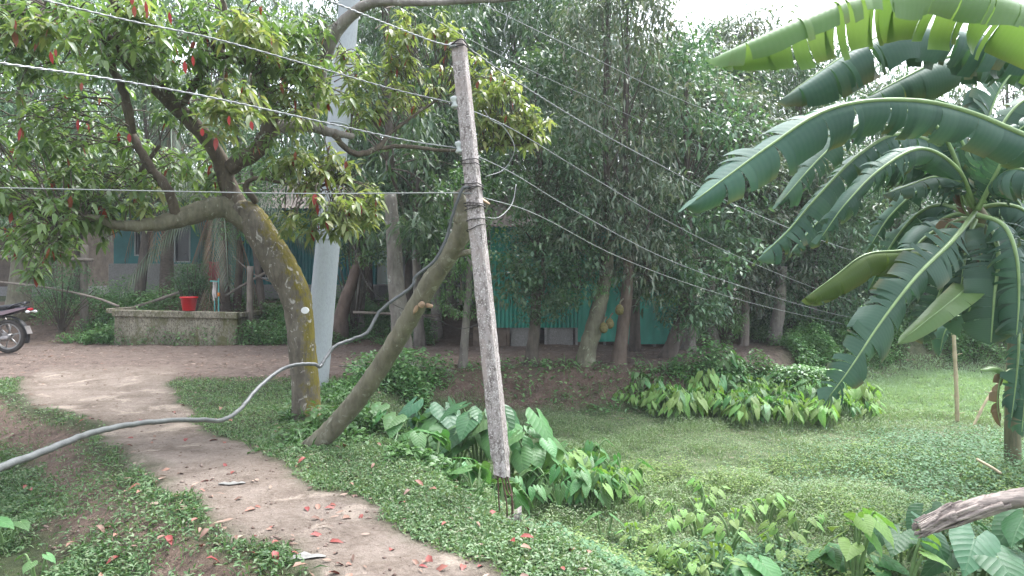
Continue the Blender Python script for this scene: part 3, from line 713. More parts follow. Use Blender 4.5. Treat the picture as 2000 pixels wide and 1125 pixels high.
crown([b for b in B[13:] if b[0] > 740], 1.3, 'young_foliage', M['mleaf2'], mt, (.09, .145), (8, 12), .02)
crown([b for b in B[13:] if b[0] <= 740], 1.3, 'young_foliage', M['mleaf2'], mt, (.09, .145), (8, 12), .02)
# thick cluster of hanging red leaves near the top left
mb = MB(); v, fs, k = leaves(np.array([P(a, b, 5.6) for a, b in ((258, -6), (284, 2), (288, 22), (262, 10), (330, 22), (108, 95), (160, 160), (98, 100), (40, 250), (252, 260), (152, 232), (490, 235), (447, 225), (395, 250), (360, 118), (376, 108))]), np.tile([0.05, 0, -1.0], (16, 1)) + .15 * rdir(16), np.tile([0, -1.0, .1], (16, 1)), rng.uniform(.06, .11, 16), rng.uniform(.026, .04, 16), 0, .1, True)
mb.add(v, fs); mb.build('red_leaves', M['redleaf'], mt)
mb = MB(); th = np.linspace(0, 2 * np.pi, 12, endpoint=False); c = P(601, 605, 8.4) + np.array([.02, -.185, 0])
mb.add(np.array([c + np.array([np.cos(t) * .043, -.006, np.sin(t) * .036]) for t in th] + [c + np.array([np.cos(t) * .046, .006, np.sin(t) * .038]) for t in th]), [np.arange(12)[::-1][None], np.array([[i, (i + 1) % 12, 12 + (i + 1) % 12, 12 + i] for i in range(12)])], smooth=False)
tag(mb.build('paper_tag', M['paper'], mt), 'small white tag on the trunk')

# ================================================================ POLES
b0 = P(981, 930, 5.62); t0 = P(896, 84, 5.95); ax = nrm(t0 - b0)
rt = nrm(np.cross(ax, [0, 1, 0])); fw = np.cross(rt, ax)
cy_, sy_ = math.cos(.35), math.sin(.35); e1 = rt * cy_ + fw * sy_; e2 = -rt * sy_ + fw * cy_
lp = empty('leaning_pole', b0, 'leaning square concrete power pole broken off at its foot, held up by a log', 'pole')
mb = MB(); n = 60; Ls = np.linspace(0, np.linalg.norm(t0 - b0), n); V = []
for i, s_ in enumerate(Ls):
    hw = (.060 - .009 * i / n)
    for k, (a, b) in enumerate([(-1, -.8), (-.8, -1), (.8, -1), (1, -.8), (1, .8), (.8, 1), (-.8, 1), (-1, .8)]):
        g = 1 + (.05 * (rng.random() - .5)) - (.22 * rng.random() if i < 3 else 0) - (.10 * rng.random() if rng.random() < .06 else 0)
        jag = (rng.random() - .6) * .07 if i == 0 else ((rng.random() - .5) * .015 if i == n - 1 else 0)
        V.append(b0 + ax * (s_ + jag) + (e1 * a + e2 * b) * hw * g)
i, j = np.meshgrid(np.arange(n - 1), np.arange(8), indexing='ij')
mb.add(V, [np.stack([i * 8 + j, i * 8 + (j + 1) % 8, i * 8 + 8 + (j + 1) % 8, i * 8 + 8 + j], -1).reshape(-1, 4), np.arange(8)[::-1][None], (np.arange(8) + (n - 1) * 8)[None]], smooth=False)
mb.build('shaft', M['pole'], lp)
def on_pole(v):
    k = (v - 930) / (84 - 930); return b0 + (t0 - b0) * k
for v in (205, 296):
    c = on_pole(v) + rt * .08 + fw * -.01
    mb = MB(); R = np.stack([rt * .25 + np.array([0, 0, 0]), fw, ax], 1); R = np.stack([rt, fw, ax], 1)
    mb.lathe([(0, -.045), (.028, -.045), (.034, -.03), (.022, -.012), (.022, .012), (.034, .03), (.028, .045), (0, .045)], c, 16, R)
    o = mb.build('insulator', M['ceramic'], lp)
    mb = MB(); mb.box(c - rt * .05 + ax * .052, (.11, .03, .006), R); mb.box(c - rt * .05 - ax * .052, (.11, .03, .006), R); mb.tube([c - ax * .06, c + ax * .06], .006, 8)
    mb.build('bracket', M['steel'], lp)
c = t0 + rt * .05 - fw * .03 - ax * .03
mb = MB(); mb.lathe([(0, -.03), (.02, -.03), (.026, -.015), (.017, 0), (.026, .015), (.02, .03), (0, .03)], c, 14, np.stack([ax, fw, rt], 1)); mb.build('insulator', M['ceramic'], lp)
def coil(mb, v, tilt, r=.004, k=1.45):
    th = np.linspace(0, 2 * np.pi, 28); c = on_pole(v)
    q = []
    for t in th:
        a, b = math.cos(t), math.sin(t); m = max(abs(a), abs(b)) ** .75
        q.append(c + (e1 * a / m + e2 * b / m) * .057 * k * .86 + ax * tilt * a + (rng.random(3) - .5) * .006)
    mb.tube(q, r, 6)
mb = MB()
for v, t in ((92, .02), (97, .0), (325, .0), (332, .012), (372, .01), (380, -.005), (384, -.02), (410, .015), (415, .01), (420, -.008), (442, .0), (458, -.02)): mb = MB(); coil(mb, v, t, .0042); mb.build('tie_wire', M['tie'], lp)
mb = MB(); pts = [on_pole(96) - rt * .08, on_pole(86) - rt * .03 - fw * .09, on_pole(92) + rt * .06 - fw * .06, on_pole(84) + rt * .07]
mb.tube(spl(pts, 6), .006, 6)
mb.build('tie_wire', M['tie'], lp)
st = P(1000, 1000, 5.55); st[2] = gz(st[0], st[1])
mb = MB()
for (a, bq, c) in (((978, 925), (985, 955), (990, 990)), ((986, 930), (992, 960), (1001, 978)), ((972, 925), (974, 970), (976, 1005)), ((990, 928), (999, 962), (1000, 975))):
    q = [P(a[0], a[1], 5.62), P(bq[0], bq[1], 5.58), P(c[0], c[1], 5.55)]; q.append(np.array([q[-1][0], q[-1][1], gz(*q[-1][:2]) - .05]))
    mb.tube(spl(q, 6), .006, 6)
mb.build('rebar', M['rust'], lp)
mb = MB(); vs = []
for (sx, sy, h) in ((-1, -1, .05), (-1, 1, .07), (1, 1, .15), (1, -1, .13), (.2, -1, .05), (.3, 1, .12)): pass
ring = [(-.075, -.07, .06), (-.02, -.075, .045), (.03, -.07, .12), (.075, -.06, .14), (.075, .06, .15), (.02, .07, .11), (-.03, .07, .06), (-.075, .06, .075)]
V = [st + np.array([x, y, -.1]) for x, y, h in ring] + [st + np.array([x * .95, y * .95, h]) for x, y, h in ring] + [st + np.array([0, 0, .07])]
mb.add(V, [np.array([[k, (k + 1) % 8, 8 + (k + 1) % 8, 8 + k] for k in range(8)]), np.array([[8 + k, 8 + (k + 1) % 8, 16] for k in range(8)])], smooth=False)
mb.build('broken_stub', M['pole'], lp)

# tall round pole behind the mossy tree
pb = P(612, 690, 10.6); pb[2] = gz(pb[0], pb[1]); pt = P(688, -60, 10.9)
tp = empty('tall_pole', pb, 'tall pale round concrete pole leaning behind the mossy trunk', 'pole')
mb = MB(); n = 24; q = np.array([pb - [0, 0, .3] + (pt - pb + [0, 0, .3]) * t for t in np.linspace(0, 1, n)]); mb.tube(q, np.linspace(.185, .145, n), 28); mb.build('shaft', M['spun'], tp)
ax2 = nrm(pt - pb)
for t in (.345, .62):
    mb = MB()
    c = pb + (pt - pb) * t; R = np.stack([np.cross([0, 1, 0], ax2) * 1.0, np.cross(ax2, np.cross([0, 1, 0], ax2)), ax2], 1); rr = .185 - .04 * t
    mb.lathe([(rr + .001, -.012), (rr + .006, -.01), (rr + .006, .01), (rr + .001, .012)], c, 28, R); mb.build('band', M['spun'], tp)

# log propping the pole
lb = P(612, 874, 7.1); lb[2] = gz(lb[0], lb[1])
lg = empty('propping_log', lb, 'smooth forked green-brown log propping up the leaning concrete pole', 'log')
mb = MB()
limb(mb, [(597, 884, 7.15, 40), (612, 872, 7.1, 40), (648, 838, 7.05, 39), (690, 790, 6.95, 38), (735, 728, 6.8, 38), (778, 660, 6.65, 37), (812, 600, 6.5, 37), (845, 545, 6.38, 38), (880, 492, 6.25, 38), (899, 455, 6.15, 35), (903, 420, 6.1, 32), (899, 388, 6.06, 26), (896, 372, 6.05, 21)], 9, 18, .1, .006)
mb.build('trunk', M['prop'], lg)
mb = MB(); p = limb(mb, [(896, 470, 6.22, 34), (915, 440, 6.24, 30), (930, 415, 6.24, 28), (946, 392, 6.22, 26)], 5, 14, .06); mb.build('fork_branch', M['prop'], lg)
mb = MB(); d = nrm(p[-1, :3] - p[-3, :3]); mb.tube([p[-1, :3] - d * .004, p[-1, :3] + d * .006], .058, 14); mb.build('sawn_end', M['cutwood'], lg)
mb = MB(); limb(mb, [(872, 505, 6.28, 20), (888, 499, 6.24, 15), (912, 493, 6.2, 12), (925, 492, 6.18, 11)], 4, 10); mb.build('side_twig', M['prop'], lg)
mb = MB(); c = P(824, 592, 6.45); mb.lathe([(0, .012), (.02, .01), (.026, .0), (.028, -.03)], c + np.array([.02, -.115, .0]), 12, np.array([[.6, .5, .62], [-.3, .85, -.45], [-.74, .1, .66]])); mb.build('cut_scar', M['cutwood'], lg)
mb = MB(); limb(mb, [(818, 590, 6.42, 5), (812, 605, 6.40, 9), (808, 612, 6.42, 3)], 3, 6)
c = P(833, 596, 6.38); mb.tube([c, c + np.array([.05, -.02, -.01])], [.022, .016], 12); mb.build('cut_knot', M['cutwood'], lg)

# ================================================================ CABLES AND WIRES
def cable(rows, r, name, label, cat, mat, twist=0, group=None, n=8, jit=0.0):
    p = spl(PX(rows), n); q = p[:, :3] + (rng.random((len(p), 3)) - .5) * jit
    mb = MB()
    if twist:
        s_ = np.concatenate([[0], np.cumsum(np.linalg.norm(np.diff(q, axis=0), axis=1))]); L = s_[-1]
        m = int(min(900, L / .025)); u = np.linspace(0, L, m); qq = np.stack([np.interp(u, s_, q[:, k]) for k in range(3)], 1)
        T = np.gradient(qq, axis=0); T = nrm(T); a = nrm(np.cross(T, [0, 0, 1.0])); b = np.cross(a, T)
        for ph in (0, np.pi):
            th = u * twist + ph
            mb.tube(qq + (np.cos(th)[:, None] * a + np.sin(th)[:, None] * b) * r * .8, r, 5)
    else: mb.tube(q, r, 10)
    o = mb.build(name, M[mat], origin=q[len(q) // 2]); return tag(o, label, cat, group)
cable([(938, 378, 5.9), (915, 366, 5.78), (902, 372, 5.74), (884, 420, 5.74), (872, 465, 5.74), (848, 510, 5.72), (812, 540, 5.72), (802, 562, 5.7), (745, 605, 5.65), (718, 648, 5.55), (690, 662, 5.5), (655, 676, 5.4), (634, 702, 5.3), (625, 716, 5.25), (610, 711, 5.2), (570, 714, 5.1), (540, 728, 5.0), (500, 762, 4.75), (470, 798, 4.5), (435, 820, 4.2), (390, 820, 3.9), (320, 822, 3.55), (240, 832, 3.2), (170, 848, 2.9), (90, 880, 2.55), (0, 914, 2.25), (-120, 965, 1.9), (-300, 1080, 1.6)], .0125, 'grey_cable', 'thick grey cable sagging from the leaning pole across the path', 'cable', 'cable', jit=.004)
PI1, PI2, PT = on_pole(205) + rt * .085, on_pole(296) + rt * .085, t0
def proj(p): return ((p[0]) / p[1] * F + 1000, VH - (p[2] - CZ) / p[1] * F, p[1])
i1, i2 = proj(PI1), proj(PI2)
g = 'overhead wires strung from the leaning pole'
cable([(-60, -38, 3.6), (85, 0, 4.0), (250, 40, 4.4), (420, 76, 4.8), (600, 126, 5.2), (760, 172, 5.5), (850, 193, 5.7), i1], .0037, 'twisted_wire', 'twisted pale wire running from the upper left to the upper spool on the pole', 'wire', 'wire', 45, g)
cable([(-80, 108, 3.4), (0, 123, 3.6), (200, 152, 4.2), (420, 192, 4.7), (660, 245, 5.25), (800, 275, 5.6), i2], .004, 'twisted_wire', 'twisted pale wire running from the left edge to the lower spool on the pole', 'wire', 'wire', 45, g)
cable([(600, -18, 4.4), (660, 8, 4.7), (770, 52, 5.3), (850, 82, 5.75), (896, 92, 5.9)], .004, 'twisted_wire', 'twisted pale wire coming down from above to the top of the leaning pole', 'wire', 'wire', 45, g)
cable([(-200, 366, 5.2), (0, 367, 5.3), (300, 373, 5.5), (600, 378, 5.65), (900, 377, 5.76), (940, 384, 5.85)], .0042, 'plain_wire', 'thin level wire crossing to the pole at the top of the log', 'wire', 'dwire', 0, g)
cable([(915, 94, 5.95), (1010, 160, 6.6), (1160, 252, 8), (1300, 328, 9.6), (1440, 402, 11.5), (1600, 468, 14), (1760, 520, 17)], .0042, 'twisted_wire', 'twisted pale wire leading away right from the top of the leaning pole', 'wire', 'wire', 30, g)
cable([i1, (1000, 252, 6.4), (1130, 330, 7.6), (1300, 430, 9.5), (1450, 505, 11.7), (1600, 566, 14.3), (1700, 598, 16.5)], .0042, 'plain_wire', 'pale wire leading away right from the upper spool on the pole', 'wire', 'wire', 0, g)
cable([i2, (1000, 338, 6.4), (1130, 416, 7.6), (1300, 505, 9.5), (1450, 560, 11.7), (1600, 606, 14.3), (1700, 628, 16.5)], .0042, 'plain_wire', 'pale wire leading away right from the lower spool on the pole', 'wire', 'wire', 0, g)
cable([(938, 384, 5.9), (1050, 420, 7), (1200, 498, 8.6), (1350, 556, 10.6), (1500, 600, 13), (1680, 640, 16.5)], .0038, 'plain_wire', 'faint thin wire leading away right from the log tie', 'wire', 'dwire', 0, g)
g2 = 'high wires passing in front of the trees'
cable([(760, -20, 8), (850, 38, 8.6), (1000, 120, 9.6), (1200, 212, 11.5), (1400, 300, 13.5), (1600, 380, 16)], .0042, 'plain_wire', 'thin high wire slanting down behind the top of the pole', 'wire', 'wire', 0, g2)
cable([(880, -25, 8), (1000, 36, 8.6), (1150, 108, 9.8), (1300, 182, 11), (1480, 255, 13), (1660, 330, 16)], .0042, 'plain_wire', 'highest thin wire slanting through the treetops on the right', 'wire', 'wire', 0, g2)
cable([(995, 24, 8.7), (985, 60, 8.6), (990, 90, 8.7), (978, 110, 8.7)], .004, 'hanging_wire', 'short loose wire dangling below the highest wire', 'wire', 'dwire')
cable([(948, 345, 5.95), (985, 330, 6.1), (1005, 290, 6.1), (985, 250, 6.1), (960, 235, 6.0), (945, 215, 5.98)], .003, 'looped_wire', 'thin loose loop of wire curling right of the pole', 'wire', 'dwire')
cable([(950, 425, 5.9), (975, 424, 6.0), (1000, 398, 6.2), (1008, 360, 6.3)], .003, 'looped_wire', 'thin loose wire tail from the pole binding', 'wire', 'dwire')
cable([(690, 480, 9.6), (720, 560, 9.6), (790, 605, 10), (860, 628, 10.5), (905, 642, 11), (960, 620, 11.4)], .005, 'slack_wire', 'slack dark wire hanging behind the propping log', 'wire', 'tie')
# ================================================================ BUILDINGS
def corr(mb, x0, x1, y0, y1, z0, z1, amp=.016, pitch=.085, mi=0):
    """vertical corrugated sheet from (x0,y0) to (x1,y1)"""
    L = math.hypot(x1 - x0, y1 - y0); n = int(L / pitch * 8); t = np.linspace(0, 1, n + 1)
    nx_, ny_ = (y1 - y0) / L, -(x1 - x0) / L
    o = amp * np.sin(t * L / pitch * 2 * np.pi)
    x = x0 + (x1 - x0) * t + nx_ * o; y = y0 + (y1 - y0) * t + ny_ * o
    lean = .0
    v = np.concatenate([np.stack([x, y, np.full(n + 1, z0)], 1), np.stack([x, y, np.full(n + 1, z1)], 1)])
    i = np.arange(n)
    mb.add(v, np.stack([i, i + 1, n + 2 + i, n + 1 + i], 1), mi)
def gable(mb, x0, x1, y0, y1, z, rise, over=.35, pitch=.1):
    ym = (y0 + y1) / 2
    for (ya, za, yb, zb) in ((y0 - over, z - over * rise / (ym - y0), ym, z + rise), (y1 + over, z - over * rise / (ym - y0), ym, z + rise)):
        n = int((x1 - x0 + 2 * over) / pitch * 6); t = np.linspace(0, 1, n + 1); x = x0 - over + (x1 - x0 + 2 * over) * t
        o = .014 * np.sin(t * n / 6 * 2 * np.pi)
        v = np.concatenate([np.stack([x, np.full(n + 1, ya), za + o], 1), np.stack([x, np.full(n + 1, yb), zb + o], 1)])
        i = np.arange(n); mb.add(v, np.stack([i, i + 1, n + 2 + i, n + 1 + i], 1))
# green tin house right behind the road
yw = 15.35
gx0, gx1, gx2 = P(958, 0, yw)[0], P(1128, 0, yw)[0], P(1322, 0, yw + .2)[0]
zA = CZ - (640 - VH) / F * yw; zB = CZ - (672 - VH) / F * yw; zC = CZ - (668 - VH) / F * yw
zt = CZ + (VH - 432) / F * yw
hs_ = empty('tin_house', (gx1, yw, gz(gx1, yw)), 'bright green corrugated tin house behind the road, standing beyond the leaning pole', 'house')
mb = MB(); corr(mb, gx0, gx1, yw, yw, zA, zt, .018, .084); mb.build('ribbed_wall', M['green_tin'], hs_)
mb = MB()
for (xa, xb) in ((gx1 + .004, gx1 + 1.02), (gx1 + 1.025, gx2)): corr(mb, xa, xb, yw - .03, yw + .02, zB + (.05 if xa < gx1 + .5 else 0), zt, .006, .16)
mb.build('flat_wall', M['green_tin'], hs_)
mb = MB(); corr(mb, gx0, gx0, yw, yw + 4, zA, zt); corr(mb, gx2, gx2, yw + 4, yw + .03, zB, zt); corr(mb, gx2, gx0, yw + 4, yw + 4, zB, zt); mb.build('side_wall', M['grey_tin'], hs_)
mb = MB(); gable(mb, gx0, gx2, yw, yw + 4, zt + .02, .9); mb.build('roof', M['roof_tin'], hs_)
for (ua, ub, nm, mt_) in ((924, 960, 'mud_plinth', 'brick'), (961, 990, 'mud_plinth', 'brick'), (997, 1048, 'cement_slab', 'cement'), (1068, 1120, 'cement_slab', 'cement')):
    xa, xb = P(ua, 0, yw)[0], P(ub, 0, yw)[0]; zb = gz((xa + xb) / 2, yw) - .08
    mb = MB(); mb.box(((xa + xb) / 2, yw + .06, (zA + .015 + zb) / 2), (xb - xa, .07, zA + .015 - zb), bev=.008); mb.build(nm, M[mt_], hs_)
for u in (993, 1066, 1126, 1182, 1232, 1280):
    x = P(u, 0, yw)[0]; zb = gz(x, yw) - .1
    zt2 = (zA if u < 1130 else zB + .06)
    mb = MB(); mb.box((x, yw + (.0 if u < 1130 else .09), (zt2 + zb) / 2), (.055, .055, zt2 - zb), bev=.006); mb.build('post', M['cement' if u != 993 else 'brick'], hs_)
mb = MB(); mb.box(((gx1 + gx2) / 2, yw + .45, .2), (gx2 - gx1, .5, .34)); mb.build('earth_plinth', M['brick'], hs_)
# teal house with windows, up on the rise at the left
def house(nm, label, x0, x1, y0, dep, zg, ztop, wallm, pl, wins, roof='roof_tin', rise=1.0, corrw=False):
    h = empty(nm, ((x0 + x1) / 2, y0, zg), label, 'house')
    if pl > 0:
        mb = MB(); mb.box(((x0 + x1) / 2, y0 + dep / 2, zg + pl / 2 - .15), (x1 - x0 + .2, dep + .2, pl + .3), bev=.02); mb.build('plinth', M['cement'], h)
    zb = zg + pl + .003
    # front wall with openings, built in strips
    mb = MB(); xs = sorted(wins); cur = x0
    def wall(xa, xb, za, zb_):
        if xb - xa < .01 or zb_ - za < .01: return
        if corrw: corr(mb, xa, xb, y0, y0, za, zb_, .014, .09)
        else: mb.box(((xa + xb) / 2, y0 + .06, (za + zb_) / 2), (xb - xa, .12, zb_ - za))
    for (xa, xb, za, zc) in xs:
        wall(cur, xa, zb, ztop); wall(xa, xb, zb, zg + za); wall(xa, xb, zg + zc, ztop); cur = xb
    wall(cur, x1, zb, ztop)
    mb.box((x0 + .06, y0 + dep / 2 + .06, (zb + ztop) / 2), (.12, dep - .125, ztop - zb)); mb.box((x1 - .06, y0 + dep / 2 + .06, (zb + ztop) / 2), (.12, dep - .125, ztop - zb)); mb.box(((x0 + x1) / 2, y0 + dep - .06 + .12, (zb + ztop) / 2), (x1 - x0, .12, ztop - zb))
    mb.build('wall', M[wallm], h)
    for (xa, xb, za, zc) in xs:
        doorway = za <= pl + .05
        f_ = MB(); w_ = xb - xa; hh = zc - za; cx, cz2 = (xa + xb) / 2, zg + (za + zc) / 2
        for (ox, oz, sx, sz) in ((-w_ / 2 + .02, 0, .04, hh), (w_ / 2 - .02, 0, .04, hh), (0, hh / 2 - .02, w_ - .084, .04), (0, -hh / 2 + .02, w_ - .084, .04)): f_.box((cx + ox, y0 + .02, cz2 + oz), (sx, .05, sz))
        fr = f_.build('door_frame' if doorway else 'window_frame', M['white_paint'], h)
        p_ = MB(); p_.box((cx, y0 + .09, cz2), (w_ - .02, .03, hh - .02)); po = p_.build('doorway' if doorway else 'shutter', M['window_dark'], h)
        if not doorway:
            b_ = MB()
            for k in range(4): b_.tube([(cx - w_ / 2 + w_ * (k + 1) / 5, y0 + .03, zg + za + .03), (cx - w_ / 2 + w_ * (k + 1) / 5, y0 + .03, zg + zc - .03)], .008, 6)
            b_.build('window_bars', M['white_paint'], h)
    mb = MB(); gable(mb, x0, x1, y0, y0 + dep, ztop + .02, rise, .5); mb.build('roof', M[roof], h)
    return h
yh = 21.0; zg = gz(-10, yh) - .02
xx = lambda u, Y: (u - 1000) / F * Y
zz = lambda v, Y: CZ - (v - VH) / F * Y
house('teal_house', 'dark teal plastered house on a grey plinth, behind the coconut palm trunks', xx(222, yh), xx(402, yh), yh, 5, zz(572, yh), zz(380, yh), 'teal_tin', zz(515, yh) - zz(572, yh), [(xx(262, yh), xx(292, yh), zz(500, yh) - zz(572, yh), zz(445, yh) - zz(572, yh)), (xx(340, yh), xx(372, yh), zz(514, yh) - zz(572, yh) + .02, zz(430, yh) - zz(572, yh))])
yh = 19.6
house('teal_tin_house', 'teal corrugated house standing behind the mossy trunk and tall pole', xx(452, yh), xx(735, yh), yh, 4.5, zz(600, yh), zz(395, yh), 'teal_tin', zz(556, yh) - zz(600, yh), [(xx(500, yh), xx(545, yh), .75, 1.7)], corrw=True)
yh = 18.6
house('grey_tin_shed', 'dark grey tin shed in the shade between the propping log and the pole', xx(782, yh), xx(925, yh), yh, 3.5, zz(650, yh) , zz(400, yh), 'grey_tin', .0, [(xx(800, yh), xx(845, yh), .04, 1.9)], corrw=True)
yh = 24
house('mud_house', 'brown mud-walled house at the far left behind the fence', xx(-140, yh), xx(112, yh), yh, 4.5, gz(-15, yh), zz(395, yh), 'brick', .3, [(xx(-60, yh), xx(-10, yh), .9, 1.8)])
yh = 20.5
house('thatch_shed', 'low dark open shed with firewood among the trunks at the right', xx(1440, yh), xx(1512, yh), yh, 2.4, gz(xx(1470, yh), yh), zz(600, yh), 'brick', .0, [(xx(1458, yh), xx(1502, yh), .03, 1.15)], rise=.5)  # open front, filled by a near-black panel
mb = MB()
for k in range(70):
    x = rng.uniform(xx(1459, 20.3), xx(1500, 20.3)); z = gz(x, 20.2) + .03 + .85 * (k / 70); mb.tube([(x, 20.1 + rng.random() * .2, z), (x + rng.uniform(-.5, .5), 20.25 + rng.random() * .2, z + rng.uniform(-.12, .12))], rng.uniform(.012, .028), 5)
tag(mb.build('firewood_stack', M['bark_dark'], origin=(xx(1480, 20.2), 20.2, gz(xx(1480, 20.2), 20.2))), 'dark stack of firewood sticks in front of the low shed', 'firewood')

# ================================================================ YARD THINGS BEHIND THE ROAD
yb = 15.75
xa, xb = xx(224, yb), xx(462, yb); zt_, zb_ = zz(605, yb), gz(xx(340, yb), yb) - .15
wl = empty('plastered_platform', ((xa + xb) / 2, yb, zb_), 'low stained concrete platform wall beside the road with a red bucket on it', 'wall')
n = 70; mb = MB(); V = []
for i in range(n + 1):
    x = xa + (xb - xa) * i / n
    top = zt_ - .05 * i / n - .14
    for k in range(6):
        t = k / 5; V.append([x + .14 * (1 - t) * (i / n > .97) * 0, yb - .05 * (1 - t) - .07 * fbm(x * 4, k * 1.3, 3.) + .035, zb_ + (top - zb_) * t])
i, j = np.meshgrid(np.arange(n), np.arange(5), indexing='ij')
mb.add(V, np.stack([i * 6 + j, (i + 1) * 6 + j, (i + 1) * 6 + j + 1, i * 6 + j + 1], -1).reshape(-1, 4))
mb.box((xa + .04, yb + .75, (zb_ + zt_ - .15) / 2), (.1, 1.4, zt_ - .15 - zb_)); mb.box((xb - .04, yb + .75, (zb_ + zt_ - .2) / 2), (.1, 1.4, zt_ - .2 - zb_))
mb.build('wall', M['plaster'], wl)
mb = MB(); R = np.array([[1, 0, .02], [0, 1, 0], [-.02, 0, 1]])
mb.box(((xa + xb) / 2, yb + .02, zt_ - .095), (xb - xa + .06, .17, .14), R, bev=.012); mb.box((xa - .1, yb + .5, zt_ - .02), (.12, 1.1, .1), bev=.01); mb.box((xb, yb + .8, zt_ - .12), (.12, 1.3, .1), bev=.01); mb.build('coping', M['plaster'], wl)
mb = MB(); mb.box(((xa + xb) / 2, yb + .8, zt_ - .16), (xb - xa - .12, 1.35, .06)); mb.build('slab', M['cement'], wl)
zs = zt_ - .013
# bucket standing on the wall
bx_ = xx(367, yb - .02); 
bk = empty('bucket', (bx_, yb + .03, zs - .008), 'bright red plastic bucket standing on the low concrete wall', 'bucket')
mb = MB(); mb.lathe([(0, .004), (.12, .0), (.126, .006), (.168, .265), (.184, .268), (.188, .29), (.176, .296), (.166, .285), (.122, .012), (0, .010)], (bx_, yb + .03, zs - .008), 28); mb.build('body', M['red_plastic'], bk)
mb = MB(); th = np.linspace(0, np.pi, 14); mb.tube([(bx_ + .182 * math.cos(t), yb + .03 - .10 * math.sin(t), zs + .27 - .06 * math.sin(t)) for t in th], .0035, 6); mb.build('handle', M['steel'], bk)
# pipe tap
yp = 16.6; tx = xx(427, yp); g0 = gz(tx, yp); ztp = zz(550, yp)
tpz = empty('water_tap', (tx, yp, g0), 'teal standpipe tap hung with faded rags beside the red bucket', 'tap')
mb = MB(); mb.tube(spl([(tx, yp, g0 - .1), (tx, yp, ztp - .02), (tx - .02, yp, ztp), (tx - .19, yp, ztp + .01)], 4), .016, 10); mb.tube([(tx - .09, yp, ztp), (tx - .085, yp, g0 - .1)], .012, 8); mb.build('pipe', M['teal_pipe'], tpz)
mb = MB(); 
for (dx, w_, h_) in ((-.10, .05, .42), (-.06, .045, .36)):
    k = np.linspace(0, 1, 10); V = []
    for t in k: V += [(tx + dx - w_ / 2 + .01 * math.sin(t * 9), yp - .03 + .012 * math.sin(t * 7), ztp - h_ * t), (tx + dx + w_ / 2 + .012 * math.sin(t * 6 + 1), yp - .035, ztp - h_ * t), (tx + dx + w_ / 2, yp - .02, ztp - h_ * t), (tx + dx - w_ / 2, yp - .015, ztp - h_ * t)]
    mb.add(V, np.array([[a * 4 + b, a * 4 + (b + 1) % 4, a * 4 + 4 + (b + 1) % 4, a * 4 + 4 + b] for a in range(9) for b in range(4)]))
mb.build('rag', M['rag'], tpz)
mb = MB(); mb.lathe([(.0, 0), (.028, 0), (.03, .07), (.012, .09), (0, .09)], (tx, yp, ztp - .33), 12); mb.build('valve', M['orange'], tpz)
# red cloth on a line behind the bush
yc = 18.2
mb = MB(); V = []; nn = 12
for i in range(nn + 1):
    for j in range(7):
        t, s_ = i / nn, j / 6; V.append((xx(404, yc) + .36 * t + .03 * math.sin(s_ * 5), yc + .05 * math.sin(t * 14) * s_, zz(508, yc) - .52 * s_ - .05 * math.sin(t * 3)))
V = np.array(V); V2 = V + [0, .012, 0]
i, j = np.meshgrid(np.arange(nn), np.arange(6), indexing='ij'); q = np.stack([i * 7 + j, (i + 1) * 7 + j, (i + 1) * 7 + j + 1, i * 7 + j + 1], -1).reshape(-1, 4)
mb.add(V, q); mb.add(V2, q[:, ::-1])
tag(mb.build('hanging_cloth', M['redcloth'], origin=V[0]), 'dull red cloth hanging behind the dark bush near the tap', 'cloth')
# posts
def post(u, v0, v1, Y, w_, label, mat='post', lean=0, cat='post', grp=None, nm='wooden_post'):
    a = P(u, v1, Y); b = P(u + lean, v0, Y); a[2] = min(a[2], gz(a[0], a[1])) - .05
    mb = MB(); mb.tube(spl([a, (a + b) / 2 + (rng.random(3) - .5) * .03, b], 5), np.linspace(w_ * 1.05, w_ * .92, 11) / 2, 10, True, rough=.12)
    return tag(mb.build(nm, M[mat], origin=a), label, cat, grp)
post(489, 520, 625, 16.4, .15, 'short thick wooden post in the undergrowth left of the mossy trunk')
post(165, 478, 600, 17.0, .17, 'upright fence post beside the dark bamboo rails at the left')
def rail(rows, w_, label, nm='bamboo_rail', mat='post', cat='rail'):
    p = spl(PX(rows), 5); mb = MB(); mb.tube(p[:, :3], w_ / 2, 8, True, rough=.1); return tag(mb.build(nm, M[mat], origin=p[0, :3]), label, cat)
rail([(-60, 502, 16.9), (60, 503, 16.9), (182, 508, 16.9)], .075, 'level bamboo rail tied to the left fence post')
rail([(-60, 545, 16.6), (80, 560, 16.5), (180, 580, 16.3), (232, 598, 15.9)], .05, 'sloping thin rail running down to the low concrete wall')
rail([(380, 560, 17.4), (310, 585, 17.2), (262, 600, 17.0)], .07, 'dark pole slanting up behind the red bucket', 'leaning_pole_stick', cat='stick')
rail([(545, 520, 17.6), (495, 545, 17.4), (440, 578, 17.2)], .06, 'pale stick slanting behind the short wooden post', 'leaning_pole_stick', cat='stick')
rail([(455, 500, 17.2), (500, 538, 17.0), (560, 560, 17)], .025, 'thin pale pole drooping across the short wooden post', 'leaning_pole_stick', cat='stick')
rail([(690, 610, 15.6), (770, 613, 15.6), (860, 618, 15.6)], .06, 'grey plank laid level behind the thick tree by the road', 'plank', cat='plank')
